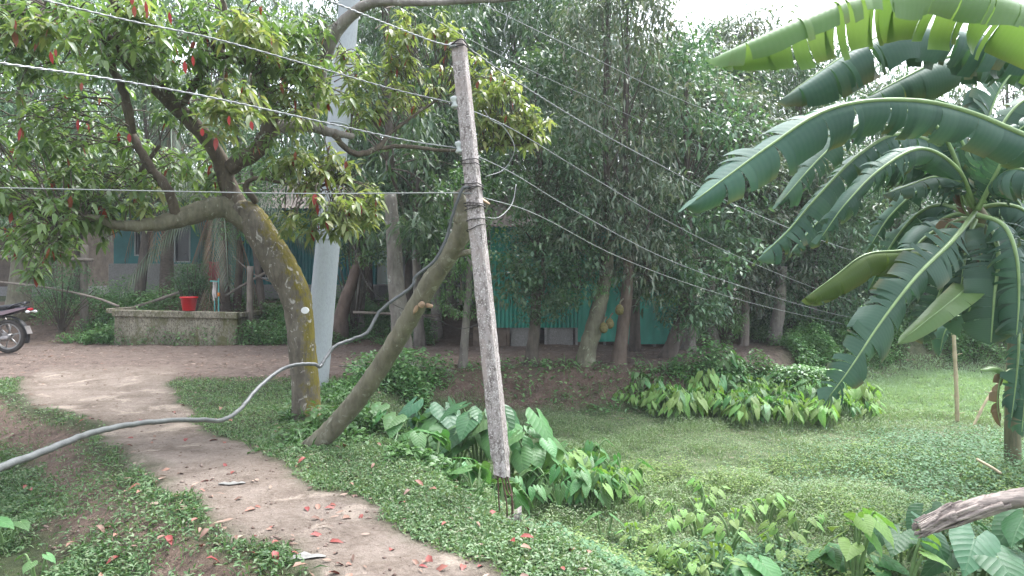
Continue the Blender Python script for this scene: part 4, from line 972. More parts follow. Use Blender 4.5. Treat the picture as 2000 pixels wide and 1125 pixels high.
# bamboo poles on the right
def bamboo(rows, w0, w1, label, nodes=9):
    p = spl(PX(rows), 12); r = np.linspace(w0, w1, len(p)) / 2; st_ = max(3, len(p) // nodes)
    r = r * (1 + .22 * (np.arange(len(p)) % st_ == 0))
    a = p[0, :3].copy(); o = empty('bamboo_pole', a, label, 'pole')
    mb = MB(); mb.tube(p[:, :3], r, 12); mb.build('culm', M['bamboo'], o)
    for k in range(st_, len(p) - 2, st_):
        mb = MB(); s_ = 1 if rng.random() > .5 else -1; q = p[k, :3]; mb.tube([q, q + np.array([.10 * s_, -.02, .03])], [.006, .003], 6); mb.build('branch_stub', M['bamboo'], o)
bamboo([(1870, 842, 10.9), (1868, 760, 10.9), (1863, 660, 10.95), (1858, 560, 11)], .06, .045, 'upright dry bamboo pole standing at the edge of the low field', 7)
bamboo([(1893, 850, 10.6), (1925, 785, 10.7), (1958, 738, 10.8)], .04, .034, 'thin bamboo cane leaning beside the upright bamboo pole', 3)
rail([(1908, 897, 7.9), (1935, 912, 7.7), (1955, 925, 7.6)], .03, 'pale dry stick lying in the dark weeds at the right', 'dry_stick', 'bamboo', 'stick')

# ================================================================ MOTORBIKE (rear half in view)
ym = 13.85; wc = np.array([xx(17, ym), ym, 0]); wc[2] = gz(wc[0], ym) + .315
bike = empty('motorbike', (wc[0] - .6, ym, wc[2] - .315), 'black motorbike parked at the left edge, only its rear half in view', 'motorbike')
def bk_(mb, nm, mat, parent=bike):
    o = mb.build(nm, M[mat], origin=(0, 0, 0)); o.parent = parent; o.location = -np.array(bike.location) if parent is bike else (0, 0, 0); return o
def W(x, y, z): return wc + np.array([-x, y, z])   # x forward = -X
def wheel(cx, cz, r):
    mb = MB(); c = W(cx, 0, cz); R = np.array([[1, 0, 0], [0, 0, 1], [0, -1, 0]])
    mb.lathe([(r - .075, -.028), (r - .045, -.05), (r - .012, -.04), (r, -.012), (r, .012), (r - .012, .04), (r - .045, .05), (r - .075, .028)], c, 40, R)
    wh = bk_(mb, 'wheel', 'rubber')
    mb = MB(); mb.lathe([(r - .07, -.03), (r - .095, -.034), (r - .1, 0), (r - .095, .034), (r - .07, .03)], c, 40, R)
    for k in range(6):
        a = k * math.pi / 3 + .3; d_ = np.array([math.cos(a), 0, math.sin(a)]); mb.tube([c + d_ * .04, c + d_ * (r - .095)], [.02, .013], 6)
    mb.lathe([(0, -.07), (.05, -.06), (.055, 0), (.05, .06), (0, .07)], c, 16, R)
    o = mb.build('rim', M['alloy'], origin=(0, 0, 0)); o.parent = wh; o.location = (0, 0, 0)
wheel(0, 0, .315); wheel(1.28, 0, .30)
mb = MB(); mb.box(W(.25, -.10, -.01), (.56, .03, .055), bev=.01); mb.box(W(.25, .10, -.01), (.56, .03, .055), bev=.01); bk_(mb, 'swingarm', 'steel')
mb = MB(); mb.box(W(.24, -.125, .0), (.60, .025, .15), bev=.02); bk_(mb, 'chain_cover', 'steel')
mb = MB(); mb.tube(spl([W(.75, -.16, -.08), W(.45, -.17, -.09), W(.2, -.18, -.06), W(-.12, -.19, -.02)], 4), np.linspace(.028, .05, 13), 12); bk_(mb, 'exhaust', 'steel')
for s_ in (-1, 1):
    mb = MB(); a, b = W(.04, .13 * s_, .02), W(.16, .13 * s_, .34); mb.tube([a, b], .018, 8)
    for k in range(9):
        t = .35 + k * .06; q = a + (b - a) * t; d_ = nrm(b - a); mb.tube([q - d_ * .008, q + d_ * .008], .034, 12)
    bk_(mb, 'shock_absorber', 'steel')
mb = MB(); th = np.linspace(-.35, 2.0, 20); V = []
for t in th:
    for (y_, o) in ((-.06, .012), (-.045, .03), (.045, .03), (.06, .012)): V.append(W(-(.345 + o) * math.cos(t), y_, (.345 + o) * math.sin(t)))
n = len(th); i, j = np.meshgrid(np.arange(n - 1), np.arange(3), indexing='ij'); mb.add(V, np.stack([i * 4 + j, i * 4 + j + 1, (i + 1) * 4 + j + 1, (i + 1) * 4 + j], -1).reshape(-1, 4)); bk_(mb, 'rear_fender', 'vinyl')
mb = MB(); mb.box(W(-.37, 0, .12), (.012, .15, .16), np.array([[.93, 0, -.36], [0, 1, 0], [.36, 0, .93]]), bev=.004); bk_(mb, 'number_plate', 'steel')
def loft(secs, mat, nm, seg=16):
    mb = MB(); V = []; th = np.linspace(0, 2 * np.pi, seg, endpoint=False)
    for (x, z, hy, hz) in secs:
        for t in th:
            c_, s2 = math.cos(t), math.sin(t); V.append(W(x, hy * np.sign(c_) * abs(c_) ** .7, z + hz * np.sign(s2) * abs(s2) ** .7))
    n = len(secs); i, j = np.meshgrid(np.arange(n - 1), np.arange(seg), indexing='ij')
    mb.add(V, [np.stack([i * seg + j, i * seg + (j + 1) % seg, (i + 1) * seg + (j + 1) % seg, (i + 1) * seg + j], -1).reshape(-1, 4), np.arange(seg)[None], np.arange(seg)[::-1][None] + (n - 1) * seg])
    return bk_(mb, nm, mat)
loft([(-.40, .545, .03, .012), (-.33, .53, .07, .04), (-.15, .485, .11, .065), (.1, .44, .125, .075), (.35, .42, .11, .08), (.5, .40, .09, .07)], 'black_paint', 'tail_fairing')
loft([(-.24, .575, .06, .018), (-.12, .565, .12, .04), (.1, .535, .135, .045), (.35, .50, .13, .05), (.55, .49, .10, .05), (.62, .50, .06, .03)], 'vinyl', 'seat')
loft([(.55, .5, .08, .06), (.65, .56, .13, .11), (.8, .60, .15, .13), (.95, .60, .13, .10), (1.05, .57, .06, .05)], 'black_paint', 'fuel_tank')
loft([(.42, .1, .10, .12), (.55, .06, .14, .17), (.75, .06, .14, .18), (.9, .1, .10, .12)], 'steel', 'engine')
for s_ in (-1, 1):
    mb = MB(); V = []
    for (x, z, h_) in ((-.36, .535, .012), (-.2, .495, .028), (0, .445, .034), (.2, .41, .03), (.36, .40, .01)): V += [W(x, s_ * (.135 if x > -.3 else .075), z + h_), W(x, s_ * (.14 if x > -.3 else .08), z - h_)]
    V = np.array(V); mb.add(V, np.array([[2 * k, 2 * k + 1, 2 * k + 3, 2 * k + 2] for k in range(4)])); mb.add(V + [0, -.006 * s_, 0], np.array([[2 * k, 2 * k + 2, 2 * k + 3, 2 * k + 1] for k in range(4)])); bk_(mb, 'side_stripe', 'pinkwhite')
mb = MB(); mb.box(W(-.40, 0, .50), (.05, .13, .05), np.array([[.9, 0, -.43], [0, 1, 0], [.43, 0, .9]]), bev=.012); bk_(mb, 'tail_light', 'taillight')
for s_ in (-1, 1):
    mb = MB(); c = W(-.42, .11 * s_, .46); mb.lathe([(0, -.03), (.02, -.025), (.028, 0), (.02, .03), (0, .035)], c, 12, np.array([[0, 0, 1], [0, 1, 0], [-1, 0, 0]])); mb.tube([W(-.36, .05 * s_, .46), c], .008, 6); bk_(mb, 'indicator', 'clearlens')
mb = MB(); mb.tube(spl([W(-.05, -.13, .53), W(-.22, -.13, .60), W(-.33, -.09, .63), W(-.35, 0, .635), W(-.33, .09, .63), W(-.22, .13, .60), W(-.05, .13, .53)], 5), .013, 10); bk_(mb, 'grab_rail', 'black_paint')
mb = MB(); mb.tube([W(.3, 0, .36), W(.42, 0, .1), W(.75, 0, -.12), W(.95, 0, .2), W(1.05, 0, .58)], .022, 8); mb.tube([W(-.25, .05, .46), W(.5, .05, .42), W(1.05, 0, .55)], .018, 8); bk_(mb, 'frame', 'vinyl')
for s_ in (-1, 1):
    mb = MB(); mb.tube([W(1.28, .085 * s_, 0), W(1.02, .085 * s_, .68)], .022, 10); bk_(mb, 'front_fork', 'chrome')
mb = MB(); mb.tube(spl([W(.85, -.36, .78), W(.95, -.2, .80), W(1.0, 0, .74), W(.95, .2, .80), W(.85, .36, .78)], 5), .013, 8); bk_(mb, 'handlebar', 'vinyl')
mb = MB(); mb.lathe([(0, -.08), (.07, -.06), (.09, .02), (.085, .04), (0, .06)], W(1.15, 0, .62), 18, np.array([[0, 0, -1], [0, 1, 0], [1, 0, 0]])); bk_(mb, 'headlight', 'clearlens')
th = np.linspace(.3, 2.3, 16); mb = MB(); V = []
for t in th:
    for y_ in (-.055, 0, .055): V.append(W(1.28 - (.335 + .02 * (y_ == 0)) * math.cos(t), y_, (.335 + .02 * (y_ == 0)) * math.sin(t)))
i, j = np.meshgrid(np.arange(15), np.arange(2), indexing='ij'); mb.add(V, np.stack([i * 3 + j, i * 3 + j + 1, (i + 1) * 3 + j + 1, (i + 1) * 3 + j], -1).reshape(-1, 4)); bk_(mb, 'front_fender', 'black_paint')
mb = MB(); mb.tube([W(.35, -.12, -.02), W(.28, -.26, -.31)], .011, 8); bk_(mb, 'side_stand', 'vinyl')
# ================================================================ BACKGROUND TREES
def clusters_to_leaves(cl, rad, nper, L, asp, zb, hi, bend):
    P0, D = [], []
    for c, r in zip(cl, rad):
        m = int(nper * rng.uniform(.6, 1.4)); q = rdir(m) * (rng.random((m, 1)) ** .5) * r * np.array([1, 1, .7])
        P0.append(c + q); D.append(nrm(q / r * .8 + rdir(m) * .7 + np.array([0, 0, zb])))
    P0, D = np.concatenate(P0), np.concatenate(D); n = len(P0)
    l = rng.uniform(*L, n)
    return leaves(P0, D, nrm(np.array([0, 0, 1.0]) + .6 * rdir(n)), l, l * asp, bend, .12, hi)
def crown_variant(kind):
    """leaf mesh and limb mesh around (0,0,0) = trunk fork"""
    spec = dict(jack=dict(rx=1.5, h0=-.9, h1=3.6, n=115, r=(.3, .5), per=46, L=(.09, .16), asp=.48, zb=-.15, mat='jack', bend=.2),
                acacia=dict(rx=1.9, h0=-.4, h1=7.0, n=180, r=(.3, .55), per=62, L=(.12, .2), asp=.24, zb=-.55, mat='acacia', bend=.35),
                dusty=dict(rx=1.7, h0=-.8, h1=4.2, n=95, r=(.28, .48), per=56, L=(.10, .18), asp=.30, zb=-.3, mat='dry', bend=.35),
                mango=dict(rx=1.9, h0=-1.1, h1=4.6, n=130, r=(.3, .5), per=48, L=(.12, .2), asp=.28, zb=-.35, mat='jack', bend=.4),
                low=dict(rx=1.2, h0=-.6, h1=1.6, n=40, r=(.25, .4), per=46, L=(.08, .14), asp=.42, zb=-.1, mat='bushy', bend=.25))[kind]
    n = spec['n']; H = spec['h1'] - spec['h0']
    t = rng.random(n); prof = np.sin(np.pi * np.clip(t * .86 + .12, 0, 1)) ** .6
    a = rng.uniform(0, 2 * np.pi, n); r = np.sqrt(rng.random(n)) * spec['rx'] * prof * rng.uniform(.75, 1.2, n)
    cl = np.stack([r * np.cos(a), r * np.sin(a), spec['h0'] + t * H], 1); rad = rng.uniform(*spec['r'], n)
    v, fs, k = clusters_to_leaves(cl, rad, spec['per'], spec['L'], spec['asp'], spec['zb'], False, spec['bend'])
    me = make_mesh('crown', v, [(q, 0, True) for q in fs], np.zeros(len(v))); me.materials.append(M[spec['mat']])
    mb = MB(); mb.tube(spl([(0, 0, -.1), (.08, .05, H * .3), (-.06, .08, H * .6), (.05, -.03, spec['h1'] * .95)], 5), np.linspace(.075, .015, 16), 8, rough=.1)
    for q in cl[::4]:
        z0 = max(-.05, q[2] * .6 - .3); s_ = np.array([.0, 0.05, z0])
        mb.tube(spl([s_, (s_ + q) / 2 + np.array([0, 0, .12]), q], 4), np.linspace(.018, .004, 9), 5, False)
    V = np.concatenate(mb.v); lm = make_mesh('limbs', V, mb.f, np.zeros(len(V))); lm.materials.append(M['bark_dark'])
    return me, lm
CR = {k: [crown_variant(k) for _ in range(n)] for k, n in (('jack', 3), ('acacia', 3), ('dusty', 2), ('mango', 2), ('low', 2))}
def tree(name, label, rows, mat, kind, scale=(1, 1, 1), dz=0, group=None, flare=1.35, cat='tree', idx=None, roots=0):
    """rows (u, v, Y, width px): trunk from base to fork"""
    rows = [list(r) for r in rows]
    p = spl(PX([(r[0], r[1], r[2], r[3] / F * r[2] / 2) for r in rows]), 5)
    b = p[0, :3].copy(); g = gz(b[0], b[1]); p[0, 2] = min(p[0, 2], g - .05)
    r = p[:, 3].copy(); r[0] *= flare; r[1] *= 1 + (flare - 1) * .4
    o = empty(name, (b[0], b[1], g), label, cat, group)
    mb = MB(); mb.tube(p[:, :3], r, 12, True, rough=.13)
    for k in range(roots):
        a = -math.pi / 2 + (k - roots / 2) * .55; q = b + np.array([math.cos(a) * .12, math.sin(a) * .1, .12]); pts = [q]
        for s_ in range(1, 6):
            x_, y_ = b[0] + math.cos(a + .15 * s_ * (rng.random() - .5)) * .22 * s_, b[1] + math.sin(a) * .2 * s_; pts.append(np.array([x_, y_, gz(x_, y_) + .01]))
        mb.tube(spl(pts, 4), np.linspace(.045, .012, 21), 7, True, rough=.2)
    mb.build('trunk', M[mat], o)
    me, lm = CR[kind][rng.integers(len(CR[kind])) if idx is None else idx % len(CR[kind])]
    top = p[-1, :3] - np.array(o.location)
    for nm, mm in (('crown', me), ('limbs', lm)):
        c = bpy.data.objects.new(nm, mm); C.objects.link(c); c.parent = o; c.location = top + np.array([0, 0, dz]); c.scale = scale; c.rotation_euler = (0, 0, rng.uniform(0, 6.28))
    return o
T = tree
T('roadside_tree', 'thick grey trunk with spreading roots at the bank edge behind the propping log', [(790, 722, 12.2, 44), (784, 650, 12.2, 38), (774, 560, 12.3, 33), (768, 460, 12.4, 28), (762, 380, 12.5, 24)], 'bark_grey', 'mango', (1.0, 1, 1.1), .5, roots=6)
T('roadside_tree', 'slender pale trunk standing close left of the leaning pole', [(904, 722, 12.1, 20), (908, 660, 12.1, 16), (914, 580, 12.1, 13), (918, 500, 12.1, 11)], 'bark_grey', 'low', (.75, .75, .8), .3)
T('roadside_tree', 'dark straight trunk on the bank just right of the leaning pole', [(1036, 722, 12.3, 30), (1040, 680, 12.3, 25), (1046, 620, 12.3, 21), (1048, 540, 12.3, 18)], 'bark_dark', 'jack', (.8, .8, .9), .4, idx=0)
jt = T('jackfruit_tree', 'leaning mottled jackfruit trunk with two fruits hanging at its right', [(1142, 722, 12.3, 46), (1148, 680, 12.3, 36), (1160, 640, 12.3, 33), (1172, 590, 12.35, 29), (1185, 530, 12.4, 25), (1190, 470, 12.5, 20)], 'bark_moss', 'dusty', (.85, .85, 1.0), .4)
T('jackfruit_tree', 'smooth reddish jackfruit trunk with one fruit hanging at its left', [(1207, 718, 12.4, 34), (1212, 680, 12.4, 27), (1219, 620, 12.4, 24), (1225, 560, 12.4, 22), (1228, 500, 12.45, 18)], 'bark_red', 'dusty', (.8, .8, 1.05), .45, idx=0)
T('roadside_tree', 'dark trunk leaning right at the right end of the green house', [(1304, 702, 13.2, 34), (1318, 660, 13.2, 27), (1335, 610, 13.2, 23), (1348, 550, 13.2, 20)], 'bark_dark', 'jack', (.9, .9, 1.1), .4, idx=1)
T('roadside_tree', 'pale grey trunk behind the scrub, right of the green house', [(1345, 690, 14.8, 30), (1346, 640, 14.8, 26), (1350, 560, 14.8, 22), (1352, 480, 14.9, 18)], 'bark_grey', 'acacia', (1, 1, .46), .1)
T('roadside_tree', 'grey trunk beside the leafy sapling right of the green house', [(1392, 690, 15, 32), (1390, 640, 15, 26), (1388, 560, 15, 22), (1385, 470, 15, 18)], 'bark_grey', 'dusty', (1.1, 1, .75), .1)
T('roadside_tree', 'thin tan trunk left of the dark firewood shed', [(1452, 690, 15.6, 22), (1455, 640, 15.6, 17), (1458, 560, 15.6, 14)], 'post', 'dusty', (.8, .8, .9), .3, idx=1)
T('roadside_tree', 'leaning grey trunk right of the dark firewood shed', [(1506, 690, 16, 32), (1514, 650, 16, 26), (1522, 600, 16, 23), (1528, 520, 16, 18)], 'bark_grey', 'dusty', (1.05, 1, .7), .2)
T('roadside_tree', 'dark trunk close behind the leaning one by the firewood shed', [(1541, 688, 16.8, 22), (1545, 640, 16.8, 18), (1549, 570, 16.8, 15)], 'bark_dark', 'mango', (.8, .8, .8), .3)
T('roadside_tree', 'grey trunk at the middle of the gap left of the hanging banana leaf', [(1588, 712, 16.6, 24), (1589, 650, 16.6, 20), (1590, 590, 16.6, 18)], 'bark_grey', 'jack', (.9, .9, .8), .3)
T('roadside_tree', 'nearly black trunk just left of the hanging banana leaf', [(1620, 708, 16.8, 22), (1623, 650, 16.8, 19), (1626, 590, 16.8, 17)], 'bark_dark', 'mango', (.8, .8, .75), .3)
T('roadside_tree', 'thick grey trunk on the far bank behind the small bright banana leaf', [(1734, 712, 17.6, 34), (1737, 660, 17.6, 29), (1740, 590, 17.6, 26)], 'bark_grey', 'jack', (1, 1, .8), .4)
T('roadside_tree', 'slightly leaning trunk on the far bank left of the bamboo pole', [(1790, 712, 18, 22), (1795, 670, 18, 18), (1806, 600, 18, 16)], 'bark_grey', 'mango', (.8, .8, .7), .4)
T('roadside_tree', 'dark stout trunk on the far bank right of the bamboo pole', [(1880, 726, 17.6, 34), (1882, 680, 17.6, 28), (1884, 600, 17.6, 24)], 'bark_dark', 'jack', (1, 1, .75), .5)
for k, (u, w_, Y) in enumerate([(1812, 9, 21), (1828, 8, 21.5), (1845, 7, 22), (1856, 10, 20), (1905, 10, 21), (1925, 9, 22), (1775, 8, 20), (1765, 7, 21), (1945, 12, 20), (1965, 9, 22), (1700, 12, 20), (1665, 10, 20)]):
    T('young_tree', 'thin young trunk in the open wood beyond the low field', [(u, 705, Y, w_ * 1.2), (u + rng.uniform(-5, 5), 650, Y, w_), (u + rng.uniform(-8, 8), 590, Y, w_ * .8)], ('bark_dark', 'bark_grey')[k % 2], 'low', (1.1, 1.1, 1.2), .7, 'thin young trunks beyond the field')
def add_crown(o, kind, u, v, Y, s_):
    me, lm = CR[kind][rng.integers(len(CR[kind]))]
    p = P(u, v, Y) - np.array(o.location)
    for nm, mm in (('crown', me), ('limbs', lm)):
        c = bpy.data.objects.new(nm, mm); C.objects.link(c); c.parent = o; c.location = p; c.scale = s_; c.rotation_euler = (0, 0, rng.uniform(0, 6.28))
rt_ = [o for o in C.objects if o.get('category') == 'tree']
fnd = lambda t: next(o for o in rt_ if t in o['label'])
add_crown(fnd('dark straight trunk'), 'jack', 1060, 575, 12.2, (.42, .42, .45)); add_crown(fnd('dark straight trunk'), 'jack', 1085, 505, 12.4, (.55, .55, .5))
add_crown(jt, 'low', 1130, 560, 12.3, (.45, .45, .5)); add_crown(jt, 'dusty', 1150, 500, 12.6, (.6, .6, .5))
add_crown(fnd('smooth reddish'), 'dusty', 1262, 545, 12.6, (.55, .55, .45)); add_crown(fnd('smooth reddish'), 'low', 1300, 560, 12.8, (.5, .5, .5))
add_crown(fnd('right end of the green'), 'jack', 1340, 590, 13.0, (.5, .5, .6)); add_crown(fnd('slender pale'), 'low', 900, 590, 12.1, (.35, .35, .4))
# behind the road, left and centre
T('yard_tree', 'big pale trunk at the far left behind the bamboo rails', [(36, 610, 17.6, 44), (40, 540, 17.6, 36), (44, 460, 17.6, 33), (48, 350, 17.6, 30)], 'bark_moss', 'mango', (1.3, 1.3, 1.2), .3)
T('yard_tree', 'dark trunk in front of the teal house window', [(270, 610, 18.4, 24), (274, 560, 18.4, 20), (282, 490, 18.4, 18), (290, 430, 18.4, 16)], 'bark_dark', 'jack', (.9, .9, .9), .8)
T('yard_tree', 'reddish trunk leaning right, right of the tall pole', [(662, 640, 16.0, 30), (672, 595, 16.0, 26), (688, 550, 16.0, 22), (702, 500, 16.1, 16)], 'bark_red', 'low', (.9, .9, .8), .3)
T('yard_tree', 'grey trunk behind the road between propping log and grey shed', [(852, 655, 16.4, 24), (852, 600, 16.4, 20), (852, 520, 16.4, 18), (850, 420, 16.5, 16)], 'bark_grey', 'mango', (.9, .9, 1.2), .4)
T('yard_tree', 'thin dark trunk close left of the grey trunk by the grey shed', [(795, 640, 17, 18), (798, 560, 17, 16), (800, 470, 17, 14)], 'bark_dark', 'acacia', (.9, .9, .8), .4)
T('yard_tree', 'slim trunk behind the short wooden post, in front of the teal tin house', [(462, 620, 18, 16), (466, 540, 18, 14), (470, 470, 18, 12)], 'bark_red', 'jack', (.7, .7, .8), .8)
T('yard_tree', 'slim dark trunk behind the bend of the mossy trunk', [(515, 625, 17.6, 16), (508, 560, 17.6, 14), (498, 480, 17.6, 12)], 'bark_dark', 'low', (.9, .9, .9), .7)
# canopy whose trunks are out of sight: real trees in rows further back
can = []
for (u, Y, kind, s_, h) in [(40, 20, 'mango', 1.3, 3.2), (150, 22, 'acacia', 1.0, 2.6), (300, 24, 'acacia', 1.1, 3.2), (420, 23, 'mango', 1.4, 3.0), (560, 25, 'acacia', 1.0, 3.0), (-60, 22, 'acacia', 1.1, 2.4), (230, 28, 'acacia', 1.3, 3.2), (480, 30, 'acacia', 1.2, 3.5), (640, 23, 'jack', 1.5, 3.0),
                            (720, 19, 'acacia', 1.0, 2.6), (800, 21, 'acacia', 1.1, 2.8), (880, 18, 'acacia', .9, 2.8), (960, 20, 'acacia', 1.1, 2.8), (1040, 19, 'acacia', 1.05, 2.6), (1110, 21, 'acacia', .95, 2.5), (1180, 19.5, 'acacia', .8, 2.4), (1000, 17.2, 'mango', 1.0, 3.4), (1090, 20.6, 'mango', 1.2, 2.8),
                            (1265, 20, 'acacia', .72, 2.3), (1330, 18.5, 'dusty', 1.15, 2.5), (1405, 20, 'acacia', .75, 2.2), (1290, 23, 'jack', 1.6, 2.6), (1470, 18.6, 'dusty', 1.3, 2.4), (1540, 20, 'jack', 1.3, 2.3), (1600, 21, 'dusty', 1.3, 2.0), (1660, 20, 'mango', 1.1, 2.0), (1720, 22, 'dusty', 1.2, 1.9), (1800, 23, 'mango', 1.2, 2.0), (1880, 22, 'jack', 1.2, 2.0), (1960, 21, 'dusty', 1.2, 2.0), (2050, 22, 'jack', 1.3, 2.0),
                            (1240, 14.4, 'dusty', .9, 3.1), (1420, 16.6, 'jack', 1.1, 2.2), (1560, 17.6, 'mango', .9, 2.2), (820, 15.4, 'jack', .9, 2.3), (1130, 16.2, 'mango', 1.0, 3.6), (700, 16.6, 'mango', .9, 2.6), (1480, 21, 'acacia', .6, 2.2)]:
    x = xx(u, Y); g0 = gz(x, Y)
    v0 = VH + (CZ - g0) / Y * F; v1 = VH + (CZ - g0 - h) / Y * F
    kn = {'mango': 'dark drooping-leaved', 'acacia': 'tall fine-leaved', 'jack': 'dense round-leaved', 'dusty': 'dull dusty-leaved'}[kind]
    side = 'left behind the road and houses' if u < 700 else ('centre behind the leaning pole' if u < 1240 else 'right behind the low field')
    T('canopy_tree', f'{kn} tree in the canopy at the {side}', [(u, v0, Y, 20), (u + rng.uniform(-6, 6), (v0 + v1) / 2, Y, 17), (u + rng.uniform(-10, 10), v1, Y, 14)], ('bark_dark', 'bark_grey')[rng.integers(2)], kind, (s_, s_, s_ * rng.uniform(.95, 1.1)), .3, f'{kn} canopy trees at the {side}')
# distant wood closing the view
mb = MB(); cl = []
for k in range(420):
    a = rng.uniform(-.95, .95); Y_ = rng.uniform(34, 48); x = math.tan(a * .72) * Y_
    hm = 7.5 - 2.4 * ss(4, 16, x) + 1.2 * math.sin(x * .5)
    cl.append((x, Y_, rng.uniform(.2, 1) ** .8 * hm))
v, fs, k = clusters_to_leaves(np.array(cl), rng.uniform(1.0, 2.0, len(cl)), 70, (.35, .6), .45, -.2, False, .2)
mb.add(v, fs); tag(mb.build('distant_wood', M['acacia']), 'hazy green wood far behind the houses and field', 'wood', kind='stuff')
# fruits
def jackfruit(u, v, Y, r, label):
    c = P(u, v, Y); mb = MB(); th = np.linspace(0, np.pi, 14)
    n0 = len(mb.v); mb.lathe([(max(.002, r * math.sin(t) * (1 + .06 * math.sin(t * 2))), -r * 1.28 * math.cos(t)) for t in th], c, 22)
    mb.v[-1] = c + (mb.v[-1] - c) * (1 + .07 * (rng.random((len(mb.v[-1]), 1)) - .5))
    o = empty('jackfruit', c - [0, 0, r * 1.3], label, 'jackfruit', 'jackfruits on the roadside trees'); b = mb.build('rind', M['jackfruit'], o)
    mb = MB(); mb.tube(spl([c + [0, 0, r * 1.2], c + [.02, .03, r * 1.9], c + [.06 * (1 if u < 1200 else 1.3), .1, r * 2.4]], 4), .014, 8); mb.build('stalk', M['bark_moss'], o)
jackfruit(1210, 605, 12.15, .072, 'brown-green jackfruit hanging highest, against the reddish trunk')
jackfruit(1179, 640, 12.1, .07, 'lower left jackfruit of the hanging pair between the two trunks')
jackfruit(1191, 632, 12.16, .068, 'upper right jackfruit of the hanging pair between the two trunks')
jackfruit(846, 468, 16.2, .1, 'yellowish jackfruit high on the grey trunk by the grey shed')
# coconut palm
def palm(rows, label, w_):
    p = spl(PX([(r[0], r[1], r[2], r[3] / F * r[2] / 2) for r in rows]), 12); b = p[0, :3].copy(); b[2] = gz(b[0], b[1]); p[0, 2] = b[2] - .1
    o = empty('coconut_palm', b, label, 'palm'); r = p[:, 3] * (1 + .05 * (np.arange(len(p)) % 2)); r[0] *= 1.4
    mb = MB(); mb.tube(p[:, :3], r, 14, True, rough=.05); mb.build('trunk', M['bark_palm'], o)
    top = p[-1, :3]
    for k in range(13):
        a = k * 2.4; el = rng.uniform(-.9, .9) if k > 4 else -1.1; L = 2.4
        d0 = np.array([math.cos(a) * math.cos(el), math.sin(a) * math.cos(el), math.sin(el)])
        mid = [top + d0 * L * t + np.array([0, 0, -1.0]) * L * .55 * t * t for t in np.linspace(0, 1, 20)]; mid = np.array(mid)
        mb = MB(); mb.tube(mid, np.linspace(.025, .005, 20), 6)
        tt = np.linspace(.12, .99, 30); q = np.stack([np.interp(tt, np.linspace(0, 1, 20), mid[:, c]) for c in range(3)], 1); tg = nrm(np.gradient(q, axis=0)); sd = nrm(np.cross(tg, [0, 0, 1.0]))
        for s_ in (-1, 1):
            d = nrm(sd * s_ * .7 + tg * .5 + np.array([0, 0, -.75])); l = .55 * np.sin(np.pi * np.clip(tt * .9 + .1, 0, 1)) ** .5 + .08
            v, fs, _ = leaves(q, d, nrm(np.cross(d, tg)), l, .03, .3, .1, False); mb.add(v, fs)
        mb.build('frond', M['bdead' if k < 5 and k % 2 == 0 else 'dry'], o)
palm([(326, 585, 18.8, 30), (326, 520, 18.8, 24), (328, 440, 18.8, 22), (330, 350, 18.8, 20), (334, 240, 18.8, 18)], 'ringed coconut palm trunk in front of the teal house plinth', 0)
palm([(440, 600, 17.6, 20), (438, 540, 17.6, 17), (436, 470, 17.6, 16), (434, 400, 17.7, 15), (432, 372, 17.7, 14)], 'short palm with drooping dry fronds, left of the mossy trunk bend', 0)
# bushes
def bush(u, v, Y, rx, rz, label, mat='dkl', n=60, nm='bush'):
    c = P(u, v, Y); b = np.array([c[0], c[1], gz(c[0], c[1])]); o = empty(nm, b, label, 'bush'); m = n
    cl = rdir(m) * np.sqrt(rng.random((m, 1))) * [rx, rx * .7, rz] + c
    vv, fs, k = clusters_to_leaves(cl, np.full(m, .16), 40, (.03, .07), .4, .0, False, .2)
    mb = MB(); mb.add(vv, fs); mb.build('foliage', M[mat], o)
    mb = MB()
    for q in cl[::3]: mb.tube(spl([b + (rng.random(3) - .5) * [.12, .1, 0], (b + q) / 2 + [0, 0, .1], q], 3), .009, 5, False)
    mb.build('stems', M['twig'], o)
bush(372, 548, 16.9, .42, .5, 'dark fine-leaved bush standing behind the red bucket', 'dkweeds', 110)
bush(1418, 620, 14.9, .4, .55, 'pale leafy sapling in front of the grey trunks right of the green house', 'bushy', 60)
bush(120, 560, 16.7, .9, .6, 'dark bush behind the bamboo rails at the left', 'dkweeds', 110)
bush(690, 470, 16.4, .7, .5, 'drooping leafy shrub between the tall pole and thick grey trunk', 'dry', 60)
